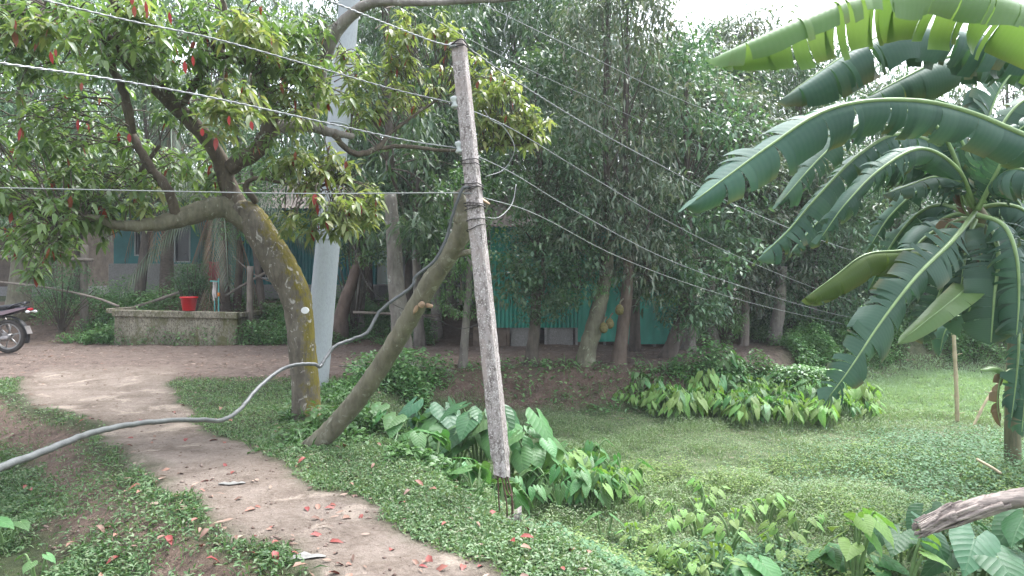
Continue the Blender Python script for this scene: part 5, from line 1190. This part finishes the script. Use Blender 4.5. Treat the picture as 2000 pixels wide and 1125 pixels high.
# ================================================================ BANANA PLANTS
def banana_leaf(name, parent, rows, wid, up=(0, 0, 1), droop=(.5, .5), tear=.5, mat='banana', petiole=True, strips=26, wfun=None, sag=.25, torn_gap=.22):
    """rows (u,v,Y) midrib from stalk to tip; wid half width in m (left, right)"""
    p = spl(PX(rows), 14); q = p[:, :3]; s_ = np.concatenate([[0], np.cumsum(np.linalg.norm(np.diff(q, axis=0), axis=1))]); Lt = s_[-1]
    def at(t): return np.stack([np.interp(np.asarray(t) * Lt, s_, q[:, k]) for k in range(3)], -1)
    up = nrm(np.array(up, float)); mb = MB(); t0 = .10 if petiole else .02
    def frame(t):
        T_ = nrm(at(np.minimum(t + .01, 1)) - at(np.maximum(t - .01, 0))); S = nrm(np.cross(T_, up)); Nn = np.cross(S, T_); return T_, S, Nn
    for si, sg in enumerate((-1, 1)):
        e = np.sort(np.concatenate([[0, 1], rng.random(strips - 1)])); e = t0 + (1 - t0) * (.78 * e + .22 * np.linspace(0, 1, strips + 1))
        tw_ = vnoise(np.linspace(0, 4.5, strips + 1), np.full(strips + 1, .3), rng.uniform(0, 99)); torn = rng.random(strips + 1) < np.clip(tear * (.15 + 1.9 * ss(.25, .75, tw_)), 0, 1)
        gap_ = torn_gap * rng.uniform(.1, 2.6, strips + 1)
        ph0 = rng.uniform(0, 6)
        for k in range(strips):
            a, b = e[k], e[k + 1]; tn = 5; tc = np.linspace(a, b, tn); dj = (rng.random() - .5) * 1.0 * tear * (torn[k] or torn[k + 1]); eb = rng.random() ** 3 * .55; sw = rng.uniform(-.05, .10) * tear; shr = rng.uniform(.78, 1.0) if tear > .3 else 1
            V, AL, TO = [], [], []
            NC = 7
            for i, t in enumerate(tc):
                x = (t - t0) / (1 - t0); w_ = wid[si] * min(1, (x / .10 + .03) ** .6) * (1 if x < .55 else math.sqrt(max(0, 1 - ((x - .55) / .45) ** 2.2)))
                T_, S, Nn = frame(t); m = at(t)
                for c in range(NC):
                    s2 = c / (NC - 1); tt = t
                    cen = (a + b) / 2; g = 0
                    if torn[k] and i < tn / 2: g = min(.9, gap_[k]) * s2 ** 1.4 * (t < cen)
                    if torn[k + 1] and i > tn / 2: g = min(.9, gap_[k + 1]) * s2 ** 1.4 * (t > cen)
                    tt = t + (cen - t) * g
                    ang = droop[si] * (.35 + .85 * s2) + dj * s2 + .17 * math.sin(ph0 + t * 13) * s2 + .05 * math.sin(ph0 + t * 41) * s2 + sag * s2 * s2
                    pos = at(tt) + S * sg * w_ * shr * s2 * math.cos(ang) - Nn * w_ * shr * s2 * math.sin(ang) + T_ * (sw + .13 * wid[si]) * s2 * s2
                    V.append(pos); AL.append(tt); TO.append(eb * s2 ** 7 + .25 * (t > .96) * eb)
            ii, jj = np.meshgrid(np.arange(tn - 1), np.arange(NC - 1), indexing='ij')
            Q = np.stack([ii * NC + jj, (ii + 1) * NC + jj, (ii + 1) * NC + jj + 1, ii * NC + jj + 1], -1).reshape(-1, 4)
            mb.add(V, Q if sg < 0 else Q[:, ::-1], along=np.array(AL), tone=np.array(TO))
    lf = mb.build(name, M[mat], parent)
    mb = MB(); tt = np.linspace(0, .98, 40); mb.tube(at(tt), np.linspace(.028 if petiole else .018, .004, 40) * (wid[0] / .3) ** .5, 8)
    mo = mb.build('midrib', M['midrib'], origin=parent.location); mo.parent = lf; mo.location = (0, 0, 0)
    return lf
# near plant: stem outside the right edge
nb_ = np.array([4.1, 4.7, 0]); nb_[2] = gz(4.1, 4.7)
bp = empty('banana_plant', nb_, 'nearest banana plant, its big torn leaves arching in from the upper right', 'banana plant')
mb = MB(); mb.tube(spl([nb_ - [0, 0, .1], nb_ + [-.05, 0, 1.0], nb_ + [-.1, 0, 2.1], nb_ + [-.12, 0, 3.0]], 6), np.linspace(.13, .07, 19), 16, rough=.05); mb.build('pseudostem', M['bstem'], bp)
BL = banana_leaf
BL('leaf', bp, [(2200, 340, 4.6), (2010, 268, 4.55), (1900, 222, 4.5), (1800, 198, 4.45), (1690, 198, 4.4), (1600, 222, 4.35), (1510, 280, 4.3), (1420, 345, 4.25), (1343, 403, 4.2)], (.25, .26), (-.12, -.55, .85), (.8, .2), .5, 'banana', True, 26)
BL('leaf', bp, [(2220, 180, 4.3), (2090, 70, 4.2), (1990, 25, 4.15), (1900, -10, 4.1), (1780, -25, 4.1), (1660, 0, 4.1), (1560, 40, 4.1), (1480, 75, 4.1), (1405, 108, 4.1)], (.30, .34), (.1, .5, .85), (.95, .55), .42, 'bananal', True, 22)
BL('leaf', bp, [(2150, 190, 5.2), (2010, 100, 5.15), (1900, 68, 5.1), (1780, 52, 5.1), (1690, 85, 5.1), (1610, 135, 5.1), (1528, 192, 5.1)], (.32, .30), (0, .35, .95), (1.05, .8), .4, 'banana', True, 20)
BL('leaf', bp, [(2150, 180, 5.6), (2000, 108, 5.6), (1920, 104, 5.6), (1850, 112, 5.6), (1770, 150, 5.6), (1690, 192, 5.6)], (.27, .26), (0, -.3, .95), (.6, .9), .55, 'banana', True, 18)
# middle plant: its head of leaves around (1895, 420)
Y2 = 7.0; mbse = np.array([xx(1905, Y2), Y2, 0]); mbse[2] = gz(mbse[0], Y2); mbse[0] = xx(2075, Y2)
b2 = empty('banana_plant', mbse, 'middle banana plant with a dark crown of tattered hanging leaves', 'banana plant')
hd = P(1900, 400, Y2)
mb = MB(); mb.tube(spl([mbse - [0, 0, .1], mbse + [-.05, 0, .9], P(2030, 560, Y2), P(1940, 460, Y2), hd], 6), np.linspace(.12, .06, 25), 16, rough=.05); mb.build('pseudostem', M['bstem'], b2)
BL('leaf', b2, [(1900, 405, 7.0), (1850, 300, 6.9), (1760, 262, 6.7), (1680, 300, 6.6), (1600, 380, 6.5), (1540, 450, 6.45), (1482, 505, 6.4)], (.30, .28), (0, -.45, .9), (.7, .9), .9, 'banana', True, 34, torn_gap=.5)
BL('leaf', b2, [(1900, 405, 7.1), (1850, 330, 7.1), (1770, 320, 7.0), (1690, 345, 7.0), (1610, 420, 6.9), (1548, 490, 6.8)], (.26, .26), (0, -.35, .9), (.9, .9), .95, 'banana', True, 32, torn_gap=.5)
BL('leaf', b2, [(1905, 415, 6.8), (1860, 470, 6.4), (1790, 540, 6.1), (1720, 630, 5.9), (1660, 720, 5.75), (1612, 785, 5.7)], (.24, .22), (.35, -.75, .5), (.35, .25), .8, 'banana', True, 34, sag=.1, torn_gap=.4)
BL('leaf', b2, [(1900, 440, 6.9), (1935, 450, 6.6), (1950, 500, 6.4), (1942, 580, 6.35), (1935, 675, 6.35)], (.36, .30), (-.1, -1, .15), (.15, .12), .45, 'banana', True, 20, sag=.08)
BL('leaf', b2, [(1900, 430, 7.2), (1840, 480, 7.2), (1760, 490, 7.1), (1690, 498, 7.0), (1630, 540, 6.95), (1572, 582, 6.9)], (.22, .24), (0, -.2, 1), (.95, 1.1), .3, 'bananal', True, 16)
BL('leaf', b2, [(1900, 430, 7.3), (1870, 430, 7.3), (1800, 470, 7.3), (1760, 540, 7.2), (1730, 610, 7.2)], (.22, .22), (.2, -.8, .5), (.4, .5), .6, 'banana', True, 16)
BL('leaf', b2, [(1905, 400, 7), (1925, 330, 7.0), (1960, 240, 7.0), (2010, 190, 7.0), (2090, 170, 7)], (.3, .3), (-.5, -.6, .5), (.5, .6), .8, 'banana', True, 22)
BL('leaf', b2, [(1905, 400, 7.1), (1950, 350, 6.7), (1990, 330, 6.4), (2060, 360, 6.2), (2120, 430, 6.1)], (.3, .3), (0, -.7, .7), (.5, .6), .7, 'banana', True, 22)
BL('leaf', b2, [(1905, 400, 7.0), (1880, 360, 6.9), (1830, 345, 6.75), (1780, 360, 6.65), (1730, 378, 6.6)], (.17, .16), (0, -.4, .9), (.5, .4), .4, 'banana', True, 14)
BL('leaf', b2, [(1910, 420, 7.3), (1980, 440, 7.2), (2040, 440, 7.1), (2110, 470, 7.0)], (.25, .25), (0, -.5, .9), (.7, .5), .5, 'banana', True, 14)
BL('leaf', b2, [(1895, 420, 7.4), (1840, 400, 7.6), (1790, 420, 7.8), (1740, 480, 7.9), (1700, 560, 8)], (.24, .24), (0, -.6, .7), (.7, .7), .8, 'banana', True, 20)
BL('dead_leaf', b2, [(1895, 430, 7.1), (1875, 440, 7.0), (1868, 480, 7.0), (1862, 530, 7.0)], (.10, .10), (0, -1, .2), (.5, .6), .9, 'bdead', True, 12)
BL('dead_leaf', b2, [(1900, 430, 7.0), (1880, 400, 6.95), (1872, 340, 6.95), (1870, 300, 6.95)], (.06, .07), (0, -1, .2), (.7, .8), .9, 'bdead', True, 10)
for rows, wd, up_, dr, mt_ in [
    ([(1900, 410, 7.3), (1930, 370, 7.4), (1950, 300, 7.5), (1935, 230, 7.5), (1900, 170, 7.6)], (.28, .28), (.6, -.6, .3), (.5, .6), 'banana'),
    ([(1900, 410, 7.2), (1960, 400, 7.0), (2010, 420, 6.9), (2050, 500, 6.8)], (.3, .3), (0, -.7, .6), (.6, .5), 'banana'),
    ([(1900, 410, 7.3), (1880, 350, 7.6), (1820, 300, 7.8), (1750, 300, 8.0), (1690, 340, 8.1)], (.28, .28), (0, -.5, .8), (.8, .9), 'banana'),
    ([(1900, 430, 7.1), (1885, 480, 6.9), (1850, 540, 6.8), (1820, 610, 6.8), (1805, 660, 6.8)], (.28, .26), (0, -1, .2), (.3, .4), 'banana'),
    ([(1905, 430, 7.2), (1920, 490, 7.1), (1905, 570, 7.1), (1880, 640, 7.1)], (.3, .3), (0, -1, .1), (.3, .3), 'banana'),
    ([(1905, 420, 7.1), (1970, 470, 6.9), (2000, 560, 6.8), (2010, 650, 6.8)], (.3, .3), (0, -1, .3), (.3, .3), 'banana'),
    ([(1905, 410, 7.3), (1915, 320, 7.4), (1930, 230, 7.5), (1970, 150, 7.6), (2040, 110, 7.7)], (.3, .3), (.8, -.5, .3), (.4, .5), 'banana'),
    ([(1905, 410, 7.0), (1930, 350, 6.8), (1960, 300, 6.6), (1990, 290, 6.5), (2030, 330, 6.4)], (.28, .28), (0, -.8, .5), (.5, .5), 'banana'),
    ([(1900, 420, 7.4), (1840, 460, 7.6), (1790, 520, 7.8), (1770, 590, 7.9)], (.3, .3), (0, -.8, .4), (.4, .5), 'banana'),
    ([(1905, 410, 7.2), (1980, 330, 7.2), (2040, 260, 7.2), (2120, 240, 7.2)], (.32, .32), (0, -.6, .7), (.5, .6), 'banana')]:
    BL('leaf', b2, rows, wd, up_, dr, .8, mt_, True, 22)
for rows, w_ in (([(1900, 405, 6.9), (1840, 260, 6.8), (1760, 215, 6.6), (1680, 240, 6.5), (1600, 310, 6.4), (1520, 400, 6.3)], .24), ([(1905, 405, 6.8), (1870, 330, 6.5), (1800, 290, 6.3), (1720, 330, 6.2), (1650, 400, 6.1), (1600, 470, 6.1)], .2), ([(1905, 410, 6.9), (1900, 330, 6.9), (1870, 260, 6.9), (1830, 200, 6.9), (1770, 170, 6.9)], .24), ([(1910, 410, 6.7), (1950, 330, 6.5), (1985, 260, 6.4), (2030, 230, 6.3)], .24), ([(1910, 420, 6.6), (1960, 440, 6.3), (1985, 500, 6.2), (1990, 580, 6.2), (1985, 660, 6.2)], .24), ([(1905, 430, 6.8), (1890, 470, 6.6), (1880, 540, 6.5), (1872, 600, 6.5)], .22), ([(1985, 600, 8.4), (1990, 660, 8.2), (1985, 740, 8.2), (1975, 820, 8.2)], .16), ([(1990, 560, 8.5), (2010, 640, 8.3), (2005, 740, 8.2), (1995, 850, 8.2)], .2), ([(1900, 420, 7.2), (1950, 430, 7.0), (1985, 480, 6.9), (1990, 560, 6.9), (1980, 640, 6.9)], .24), ([(1900, 430, 7.0), (1878, 470, 6.9), (1862, 540, 6.8), (1858, 620, 6.8)], .2), ([(1900, 420, 7.4), (1860, 420, 7.5), (1815, 450, 7.6), (1780, 520, 7.7)], .2), ([(1900, 410, 7.4), (1860, 370, 7.5), (1800, 370, 7.6), (1740, 420, 7.7), (1700, 480, 7.7)], .2), ([(1905, 410, 7.4), (1890, 340, 7.6), (1850, 260, 7.7), (1790, 230, 7.8)], .22), ([(1905, 410, 7.3), (1945, 380, 7.2), (1985, 390, 7.1), (2010, 440, 7)], .25)):
    BL('leaf', b2, rows, (w_, w_), (0, -.85, .4), (.6, .7), .95, 'banana', True, 26, torn_gap=.65)
for rows in ([(1900, 425, 7), (1885, 450, 6.9), (1878, 500, 6.9), (1880, 560, 6.9)], [(1905, 430, 6.9), (1915, 470, 6.9), (1912, 540, 6.9)], [(1895, 425, 6.95), (1850, 440, 6.9), (1838, 490, 6.9)]):
    BL('dead_leaf', b2, rows, (.09, .09), (0, -1, .2), (.7, .7), .9, 'bdead', True, 10)
# further plant: stem standing at the right edge
Y3 = 8.6; s3 = np.array([xx(1978, Y3), Y3, 0]); s3[2] = gz(s3[0], Y3)
b3 = empty('banana_plant', s3, 'far banana plant whose thin stem stands at the right edge by the leaning cane', 'banana plant')
mb = MB(); mb.tube(spl([s3 - [0, 0, .1], P(1978, 760, Y3), P(1984, 640, Y3), P(1990, 520, Y3), P(1992, 440, Y3)], 6), np.linspace(.088, .055, 25), 16, rough=.06); mb.build('pseudostem', M['bstem'], b3)
BL('leaf', b3, [(1990, 480, 8.6), (1955, 490, 7.6), (1905, 545, 6.6), (1868, 580, 6.35), (1815, 622, 6.2), (1755, 670, 6.1)], (.15, .13), (-.2, -.6, .7), (.15, .1), .12, 'bananal', True, 14, sag=.05)
BL('leaf', b3, [(1985, 620, 8.6), (1950, 600, 8.4), (1900, 600, 8.3), (1850, 640, 8.2), (1835, 690, 8.2)], (.2, .2), (0, -.8, .6), (.6, .6), .6, 'banana', True, 14)
BL('leaf', b3, [(1985, 560, 8.6), (2020, 530, 8.4), (2060, 560, 8.3), (2100, 640, 8.2)], (.25, .25), (0, -.8, .6), (.5, .5), .5, 'banana', True, 14)
BL('leaf', b3, [(1982, 760, 8.6), (1960, 725, 8.4), (1940, 716, 8.4), (1915, 722, 8.4)], (.08, .08), (0, -.3, 1), (.3, .3), .1, 'bananal', True, 8)
BL('leaf', b3, [(1985, 700, 8.6), (2010, 690, 8.4), (2040, 720, 8.3), (2060, 770, 8.2)], (.2, .2), (0, -.6, .7), (.4, .5), .4, 'bananal', True, 10)
BL('dead_leaf', b3, [(1975, 720, 8.5), (1955, 740, 8.4), (1948, 790, 8.4), (1955, 835, 8.4)], (.09, .09), (0, -1, .2), (.6, .6), .9, 'bdead', True, 10)
# fallen rotten banana stem at the lower right
q = [P(1795, 1030, 4.75), P(1850, 1008, 4.72), P(1920, 988, 4.7), P(1990, 972, 4.7), P(2080, 955, 4.7)]
fs_ = empty('fallen_banana_stem', q[1], 'fallen rotten banana stem with frayed dry sheaths at the lower right', 'stem')
mb = MB(); mb.tube(spl(q, 8), np.concatenate([np.linspace(.02, .056, 14), np.linspace(.056, .056, 19)]), 22, True, rough=.22); mb.build('core', M['straw'], fs_)
mb = MB()
for k in range(46):
    a = rng.uniform(0, 6.28); s0 = rng.random() * .7; pts = []
    pp = spl(q, 8); 
    for t in np.linspace(s0, max(-.05, s0 - rng.uniform(.25, .6)), 7):
        tt = np.clip(t, 0, 1) * (len(pp) - 1); c = pp[int(tt)]; r_ = (.053 if t > .25 else .042) + .025 * (s0 - t) + .004 * (k % 3); a2 = a + .5 * (s0 - t)
        pts.append(c + np.array([-.04 * max(0, -t) * 8, math.cos(a2) * r_, math.sin(a2) * r_ - .05 * max(0, s0 - t)]))
    mb.tube(spl(pts, 3), np.linspace(.016, .004, 19) * rng.uniform(.6, 1.3), 5, True, rough=.2)
mb.build('frayed_sheath', M['straw'], fs_)
for (u, v, Y_, l) in ((1900, 1040, 4.5, .5), (1985, 1020, 4.6, .6), (1960, 1075, 4.3, .6)):
    mb = MB(); c = P(u, v, Y_); c[2] = gz(c[0], c[1])
    for k in range(16):
        a = rng.uniform(-.5, .5); o = (rng.random(3) - .5) * [.25, .2, .02]; mb.tube(spl([c + o + [0, 0, .02], c + o + [l * .5 * math.cos(a), l * .5 * math.sin(a), .06 + .05 * rng.random()], c + o + [l * math.cos(a), l * math.sin(a), .02]], 4), rng.uniform(.008, .02), 5, True, rough=.2)
    tag(mb.build('dry_sheaths', M['straw'], origin=c), 'pale dry banana sheaths lying under the fallen stem', 'dry leaves', 'dry banana sheaths on the ground')

# ================================================================ TARO
def taro_blade_mesh(mat, seed, curl=.35):
    r = np.random.default_rng(seed)
    T_ = [-.42, -.36, -.22, -.08, 0, .14, .3, .48, .66, .82, .93, 1.0]
    IN = [.16, .13, .08, .02, 0, 0, 0, 0, 0, 0, 0, 0]
    OUT = [.20, .33, .43, .47, .48, .46, .41, .33, .23, .12, .05, .004]
    mb = MB(); NC = 5
    for sg in (-1, 1):
        V = []
        for k, t in enumerate(T_):
            for c in range(NC):
                x = IN[k] + (OUT[k] - IN[k]) * c / (NC - 1); w_ = .018 * math.sin(t * 21 + sg + seed) * (c / (NC - 1))
                V.append((sg * x, t, .16 * x - curl * x * x - .22 * max(t, 0) ** 2 + w_ - .1 * (t < 0) * t * t))
        i, j = np.meshgrid(np.arange(len(T_) - 1), np.arange(NC - 1), indexing='ij'); Q = np.stack([i * NC + j, (i + 1) * NC + j, (i + 1) * NC + j + 1, i * NC + j + 1], -1).reshape(-1, 4)
        mb.add(V, Q if sg > 0 else Q[:, ::-1])
    V = np.concatenate(mb.v); me = make_mesh('blade', V, mb.f, np.zeros(len(V))); me.materials.append(M[mat]); return me
TB = {m: [taro_blade_mesh(m, s_, c) for s_, c in ((1, .2), (2, .5), (3, .75))] for m in ('taro', 'tarod', 'tarol')}
def taro(name, loc, label, nleaf, hgt_, Ls, mat, group=None, spread=.5, az0=None, pitch=(-1.15, -.45), facing=None, nar=1.0):
    o = empty(name, loc, label, 'taro plant', group)
    sb = MB()
    for k in range(nleaf):
        a = (rng.uniform(0, 6.28) if az0 is None else az0) + k * 2.4 + rng.uniform(-.3, .3)
        if facing is not None: a = facing + (k - (nleaf - 1) / 2) * (2.4 / max(1, nleaf - 1)) * rng.uniform(.8, 1.2)
        h = hgt_ * rng.uniform(.62, 1.08); out = spread * hgt_ * rng.uniform(.5, 1.1)
        tip = np.array([math.cos(a) * out, math.sin(a) * out, h])
        b0_ = np.array([math.cos(a), math.sin(a), 0]) * .03
        sb.tube(spl([b0_ - [0, 0, .03], b0_ + tip * [.25, .25, .55], tip * [.8, .8, .97], tip], 4), np.linspace(.016, .006, 13) * (.6 + .7 * hgt_), 6)
        L = rng.uniform(*Ls); pt = rng.uniform(*pitch)
        c = bpy.data.objects.new('leaf', TB[mat][rng.integers(3)]); C.objects.link(c); c.parent = o
        c.location = tip; c.scale = (L * nar, L, L); c.rotation_euler = (pt, rng.uniform(-.35, .35), a - math.pi / 2 + rng.uniform(-.3, .3))
    V = np.concatenate(sb.v); me = make_mesh('stalks', V, sb.f, np.zeros(len(V))); me.materials.append(M['tstalk'])
    s_ = bpy.data.objects.new('stalks', me); C.objects.link(s_); s_.parent = o
    return o
def tloc(x, y): return (x, y, gz(x, y))
# big dark clump left of and behind the pole
gA = 'big taro plants behind the leaning pole'
big = [taro('taro_plant', tloc(x, y), lab, n, h, Ls, m, gA, .55, None, (-1.15, -.35), -1.6) for (x, y, n, h, Ls, m, lab) in [
    (-.95, 8.55, 6, .62, (.26, .38), 'tarod', 'dark bluish taro at the left of the clump behind the pole'),
    (-.62, 8.35, 6, .78, (.30, .44), 'taro', 'tall taro with the broadest leaves, just left of the pole'),
    (-.35, 8.05, 6, .80, (.28, .40), 'tarod', 'dark tall taro directly behind the leaning pole'),
    (-.05, 7.9, 7, .78, (.26, .38), 'taro', 'tall broad-leaved taro right of the pole shaft'),
    (.22, 7.6, 7, .62, (.18, .28), 'taro', 'taro with overlapping drooping leaves right of the pole'),
    (.48, 7.7, 8, .50, (.15, .22), 'tarol', 'lighter taro at the right end of the clump behind the pole')]]
gB = 'bright taro trailing right of the leaning pole'
protoB = taro('taro_plant', tloc(.45, 7.0), 'bright drooping taro in the bed right of the leaning pole', 12, .36, (.11, .17), 'taro', gB, .7, None, (-1.2, -.5), None, .7)
protoC = taro('taro_plant', tloc(.9, 7.4), 'pale yellow-green taro in the bed right of the leaning pole', 12, .32, (.09, .15), 'tarol', gB + ' (pale)', .7, None, (-1.2, -.5), None, .7)
def cp(src, x, y, s_, label=None, group=None):
    c = copy_tree(src); c.location = tloc(x, y); c.rotation_euler = (0, 0, rng.uniform(0, 6.28)); c.scale = (s_, s_, s_)
    if label: c['label'] = label
    if group: c['group'] = group
    return c
for (x, y) in [(rng.uniform(.1, 1.15), rng.uniform(7.0, 8.3)) for _ in range(12)] + [(.15, 6.9), (.7, 7.05), (.95, 7.15), (.3, 7.25), (.6, 7.35), (1.15, 7.6), (.0, 7.2), (.85, 7.75), (.5, 8.0)]:
    cp(protoB if rng.random() < .6 else protoC, x, y, rng.uniform(.8, 1.15))
gL = 'low taro between the propping log and the pole'
protoL = taro('taro_plant', tloc(-.9, 6.9), 'low green taro growing between the propping log and the pole', 4, .26, (.16, .24), 'taro', gL, .7, None, (-.9, -.2))
for (x, y) in [(-.5, 6.6), (-.75, 7.3), (-1.2, 7.8), (-.3, 6.3), (-.2, 6.9), (-1.45, 8.3), (-.95, 7.7), (-.55, 7.4), (-.1, 6.05), (-.45, 7.0), (-1.1, 8.1)]: cp(protoL, x, y, rng.uniform(.75, 1.25))
# the massed bed below the bank
gM = 'massed taro below the scrub bank'
pm = [taro('taro_plant', tloc(3.4, 10.9), 'bright taro in the dense bed below the scrub bank', 14, .30, (.12, .19), 'tarol', gM, .6, None, (-1.2, -.5), None, .62),
      taro('taro_plant', tloc(4.2, 10.8), 'yellow-green taro along the front of the dense bed below the bank', 14, .26, (.11, .18), 'tarol', gM + ' (yellowish)', .6, None, (-1.25, -.6), None, .6),
      taro('taro_plant', tloc(2.6, 11.5), 'darker taro at the back of the dense bed below the bank', 13, .32, (.12, .18), 'taro', gM + ' (dark)', .6, None, (-1.1, -.4), None, .65)]
k = 0
while k < 170:
    x = rng.uniform(1.7, 5.6); y = rng.uniform(10.6, 12.9)
    if y < 10.7 + .8 * abs((x - 3.9) / 2.0) ** 2 + 1.5 * (float(fbm(np.array(x * 1.4), np.array(y), 5.)) - .47): continue
    if poly_sd(np.array([x]), np.array([y]), MARSH)[0] < .25: continue
    w_ = pm[0] if rng.random() < .6 else (pm[1] if y < 10.5 else pm[2]); cp(w_, x, y, rng.uniform(.55, 1.35) * (.75 if x < 2.2 else 1)); k += 1
for (x, y) in [(5.6, 11.4), (5.4, 11.8)]: cp(pm[1], x, y, .75)
# pale young plants in the open hollow
gY = 'pale young taro scattered in the open hollow'
py_ = taro('taro_plant', tloc(1.5, 6.6), 'pale young taro standing in the open weedy hollow', 8, .25, (.06, .115), 'tarol', gY, .6, None, (-.8, -.1), None, .85)
for (x, y) in [(rng.uniform(.9, 3.0), rng.uniform(5.3, 7.3)) for _ in range(6)] + [(1.25, 6.9), (1.75, 6.9), (1.6, 6.35), (2.0, 6.6), (2.3, 6.75), (2.45, 6.3), (1.9, 7.2), (1.3, 6.3), (2.7, 6.6), (1.15, 5.6), (1.5, 5.5), (2.05, 5.7), (1.0, 6.1), (1.7, 5.9), (2.2, 6.0)]: cp(py_, x, y, rng.uniform(.6, 1.05))
taro('taro_plant', tloc(2.42, 5.25), 'tall pale taro with long bare stalks at the right of the hollow', 9, .56, (.13, .2), 'tarol', None, .32, None, (-.75, -.1))
taro('taro_plant', tloc(2.75, 5.2), 'smaller pale taro right beside the tall long-stalked one', 3, .5, (.11, .16), 'tarol', None, .35, None, (-.8, -.2))
for (u, v, n, h, Ls, m, lab) in [(1905, 1150, 5, .42, (.26, .36), 'tarod', 'large dark taro in the bottom right corner, its blade facing the viewer'), (2010, 1130, 5, .5, (.26, .36), 'tarod', 'dark taro cut by the right edge near the bottom'), (1760, 1120, 4, .42, (.2, .26), 'tarod', 'dark small-leaved taro left of the corner taro, before the fallen stem'),
                                (1840, 1080, 4, .36, (.16, .22), 'tarod', 'thin-stalked dark taro right in front of the fallen stem'), (1470, 1140, 4, .2, (.2, .26), 'taro', 'green taro at the bottom edge, centre right'), (1620, 1130, 4, .2, (.16, .22), 'taro', 'small green taro at the bottom edge before the pale tall one'), (1180, 1050, 2, .2, (.14, .17), 'taro', 'single-leaved taro beside the verge, right of the pole stub'), (1700, 1130, 3, .16, (.18, .22), 'taro', 'low taro at the bottom edge left of the dark corner plants'),
                                (14, 1065, 3, .26, (.10, .15), 'taro', 'green taro with upright stalks at the left edge'), (-30, 1090, 3, .4, (.13, .18), 'taro', 'taller taro cut by the left edge of the picture'), (75, 1124, 3, .16, (.07, .11), 'taro', 'small low taro at the lower left corner')]:
    g_ = G(u, min(v, 1124)) ; Yd = g_[1] * (580.0 / max(580, v - VH)) if v > 1124 else g_[1]
    x_ = (u - 1000) / F * Yd
    taro('taro_plant', tloc(x_, Yd), lab, n, h, Ls, m, None, .6, None, (-.8, -.1), -1.6)

# ================================================================ FALLEN RED LEAVES
def fl_mesh(k):
    mb = MB(); v, fs, _ = leaves(np.zeros((1, 3)), np.array([[1.0, 0, .12]]), np.array([[0, 0, 1.0]]), .1, .044, .35 + .2 * k, .25, True); mb.add(v - v.mean(0) * [1, 1, 0], fs)
    V = np.concatenate(mb.v); me = make_mesh('fallen_leaf', V, mb.f, np.zeros(len(V))); me.materials.append(M['redlitter']); return me
FL = [fl_mesh(k) for k in range(3)]; cnt = 0
m_, nt_, out_ = new_mat('fallen_leaf_red'); N_ = NT(nt_); oi = N_('ObjectInfo')
pr = N_('BsdfPrincipled', {'Base Color': N_.ramp(oi.outputs['Random'], [(0, (.18, .025, .022)), (.3, (.22, .055, .042)), (.65, (.24, .13, .09)), (1, (.11, .06, .042))]), 'Roughness': .6, 'Specular IOR Level': .4}); nt_.links.new(pr.outputs[0], out_.inputs[0])
for me in FL: me.materials.clear(); me.materials.append(m_)
while cnt < 150:
    x, y = scatter(1, 3.9, 10.5, -5, 1.0)
    if not len(x): continue
    f_ = fields(x, y)
    if f_['marsh'][0] > .4 or rng.random() > (.35 + .65 * math.exp(-(f_['pd'][0] / .5) ** 2)): continue
    o = bpy.data.objects.new('fallen_leaf', FL[cnt % 3]); C.objects.link(o); onp = f_['path'][0] > .4; left = f_['ps'][0] > 0
    o.location = (x[0], y[0], gz(x[0], y[0]) + (.012 if onp else .045)); o.rotation_euler = (rng.uniform(-.4, .4), rng.uniform(-.5, .3), rng.uniform(0, 6.28)); s_ = rng.uniform(.45, 1.05); o.scale = (s_, s_, s_)
    if onp: tag(o, 'curled red fallen leaf lying on the bare dirt path', 'leaf', 'red leaves fallen on the path')
    elif left: tag(o, 'red fallen leaf lying in the dark grass left of the path', 'leaf', 'red leaves fallen in the left hollow')
    else: tag(o, 'red fallen leaf lying on the short grass right of the path', 'leaf', 'red leaves fallen on the verge')
    cnt += 1
# faded plastic scrap trodden into the path
for (u, v, L_, lab) in ((452, 948, .2, 'pale bluish plastic scrap trodden into the path'), (590, 1092, .26, 'faded white plastic strip half buried at the path edge')):
    c = G(u, v); mb = MB(); V = []
    for i in range(7):
        x_ = c[0] - L_ / 2 + L_ * i / 6; w_ = (.03 + .012 * (i % 2)) * (1 - abs(i - 3) / 4.5)
        for s_ in (-1, 1): y_ = c[1] + s_ * w_ + .02 * i / 6; V.append((x_, y_, gz(x_, y_) + .008 + .006 * (i % 2)))
    V = np.array(V); q_ = np.array([[2 * i, 2 * i + 2, 2 * i + 3, 2 * i + 1] for i in range(6)]); mb.add(V, q_); mb.add(V - [0, 0, .003], q_[:, ::-1])
    tag(mb.build('plastic_scrap', M['scrap'], origin=c), lab, 'scrap')
# ================================================================ ADDED VEIL
m_, nt_, out_ = new_mat('added_veil'); N_ = NT(nt_)
pv = N_('VolumePrincipled', {'Color': (.90, .94, 1.0, 1), 'Density': .0012, 'Anisotropy': .2}); nt_.links.new(pv.outputs[0], out_.inputs[1])  # volume added to lift the dark tones, as lens haze would
mb = MB(); mb.box((0, 40, 6.2), (130, 110, 15.5)); hz = mb.build('haze', m_); hz['kind'] = 'stuff'; tag(hz, 'thin pale haze added to lift the dark tones, standing in for lens haze', 'haze')
cy.volume_bounces = 0; cy.volume_step_rate = 10; cy.volume_max_steps = 8
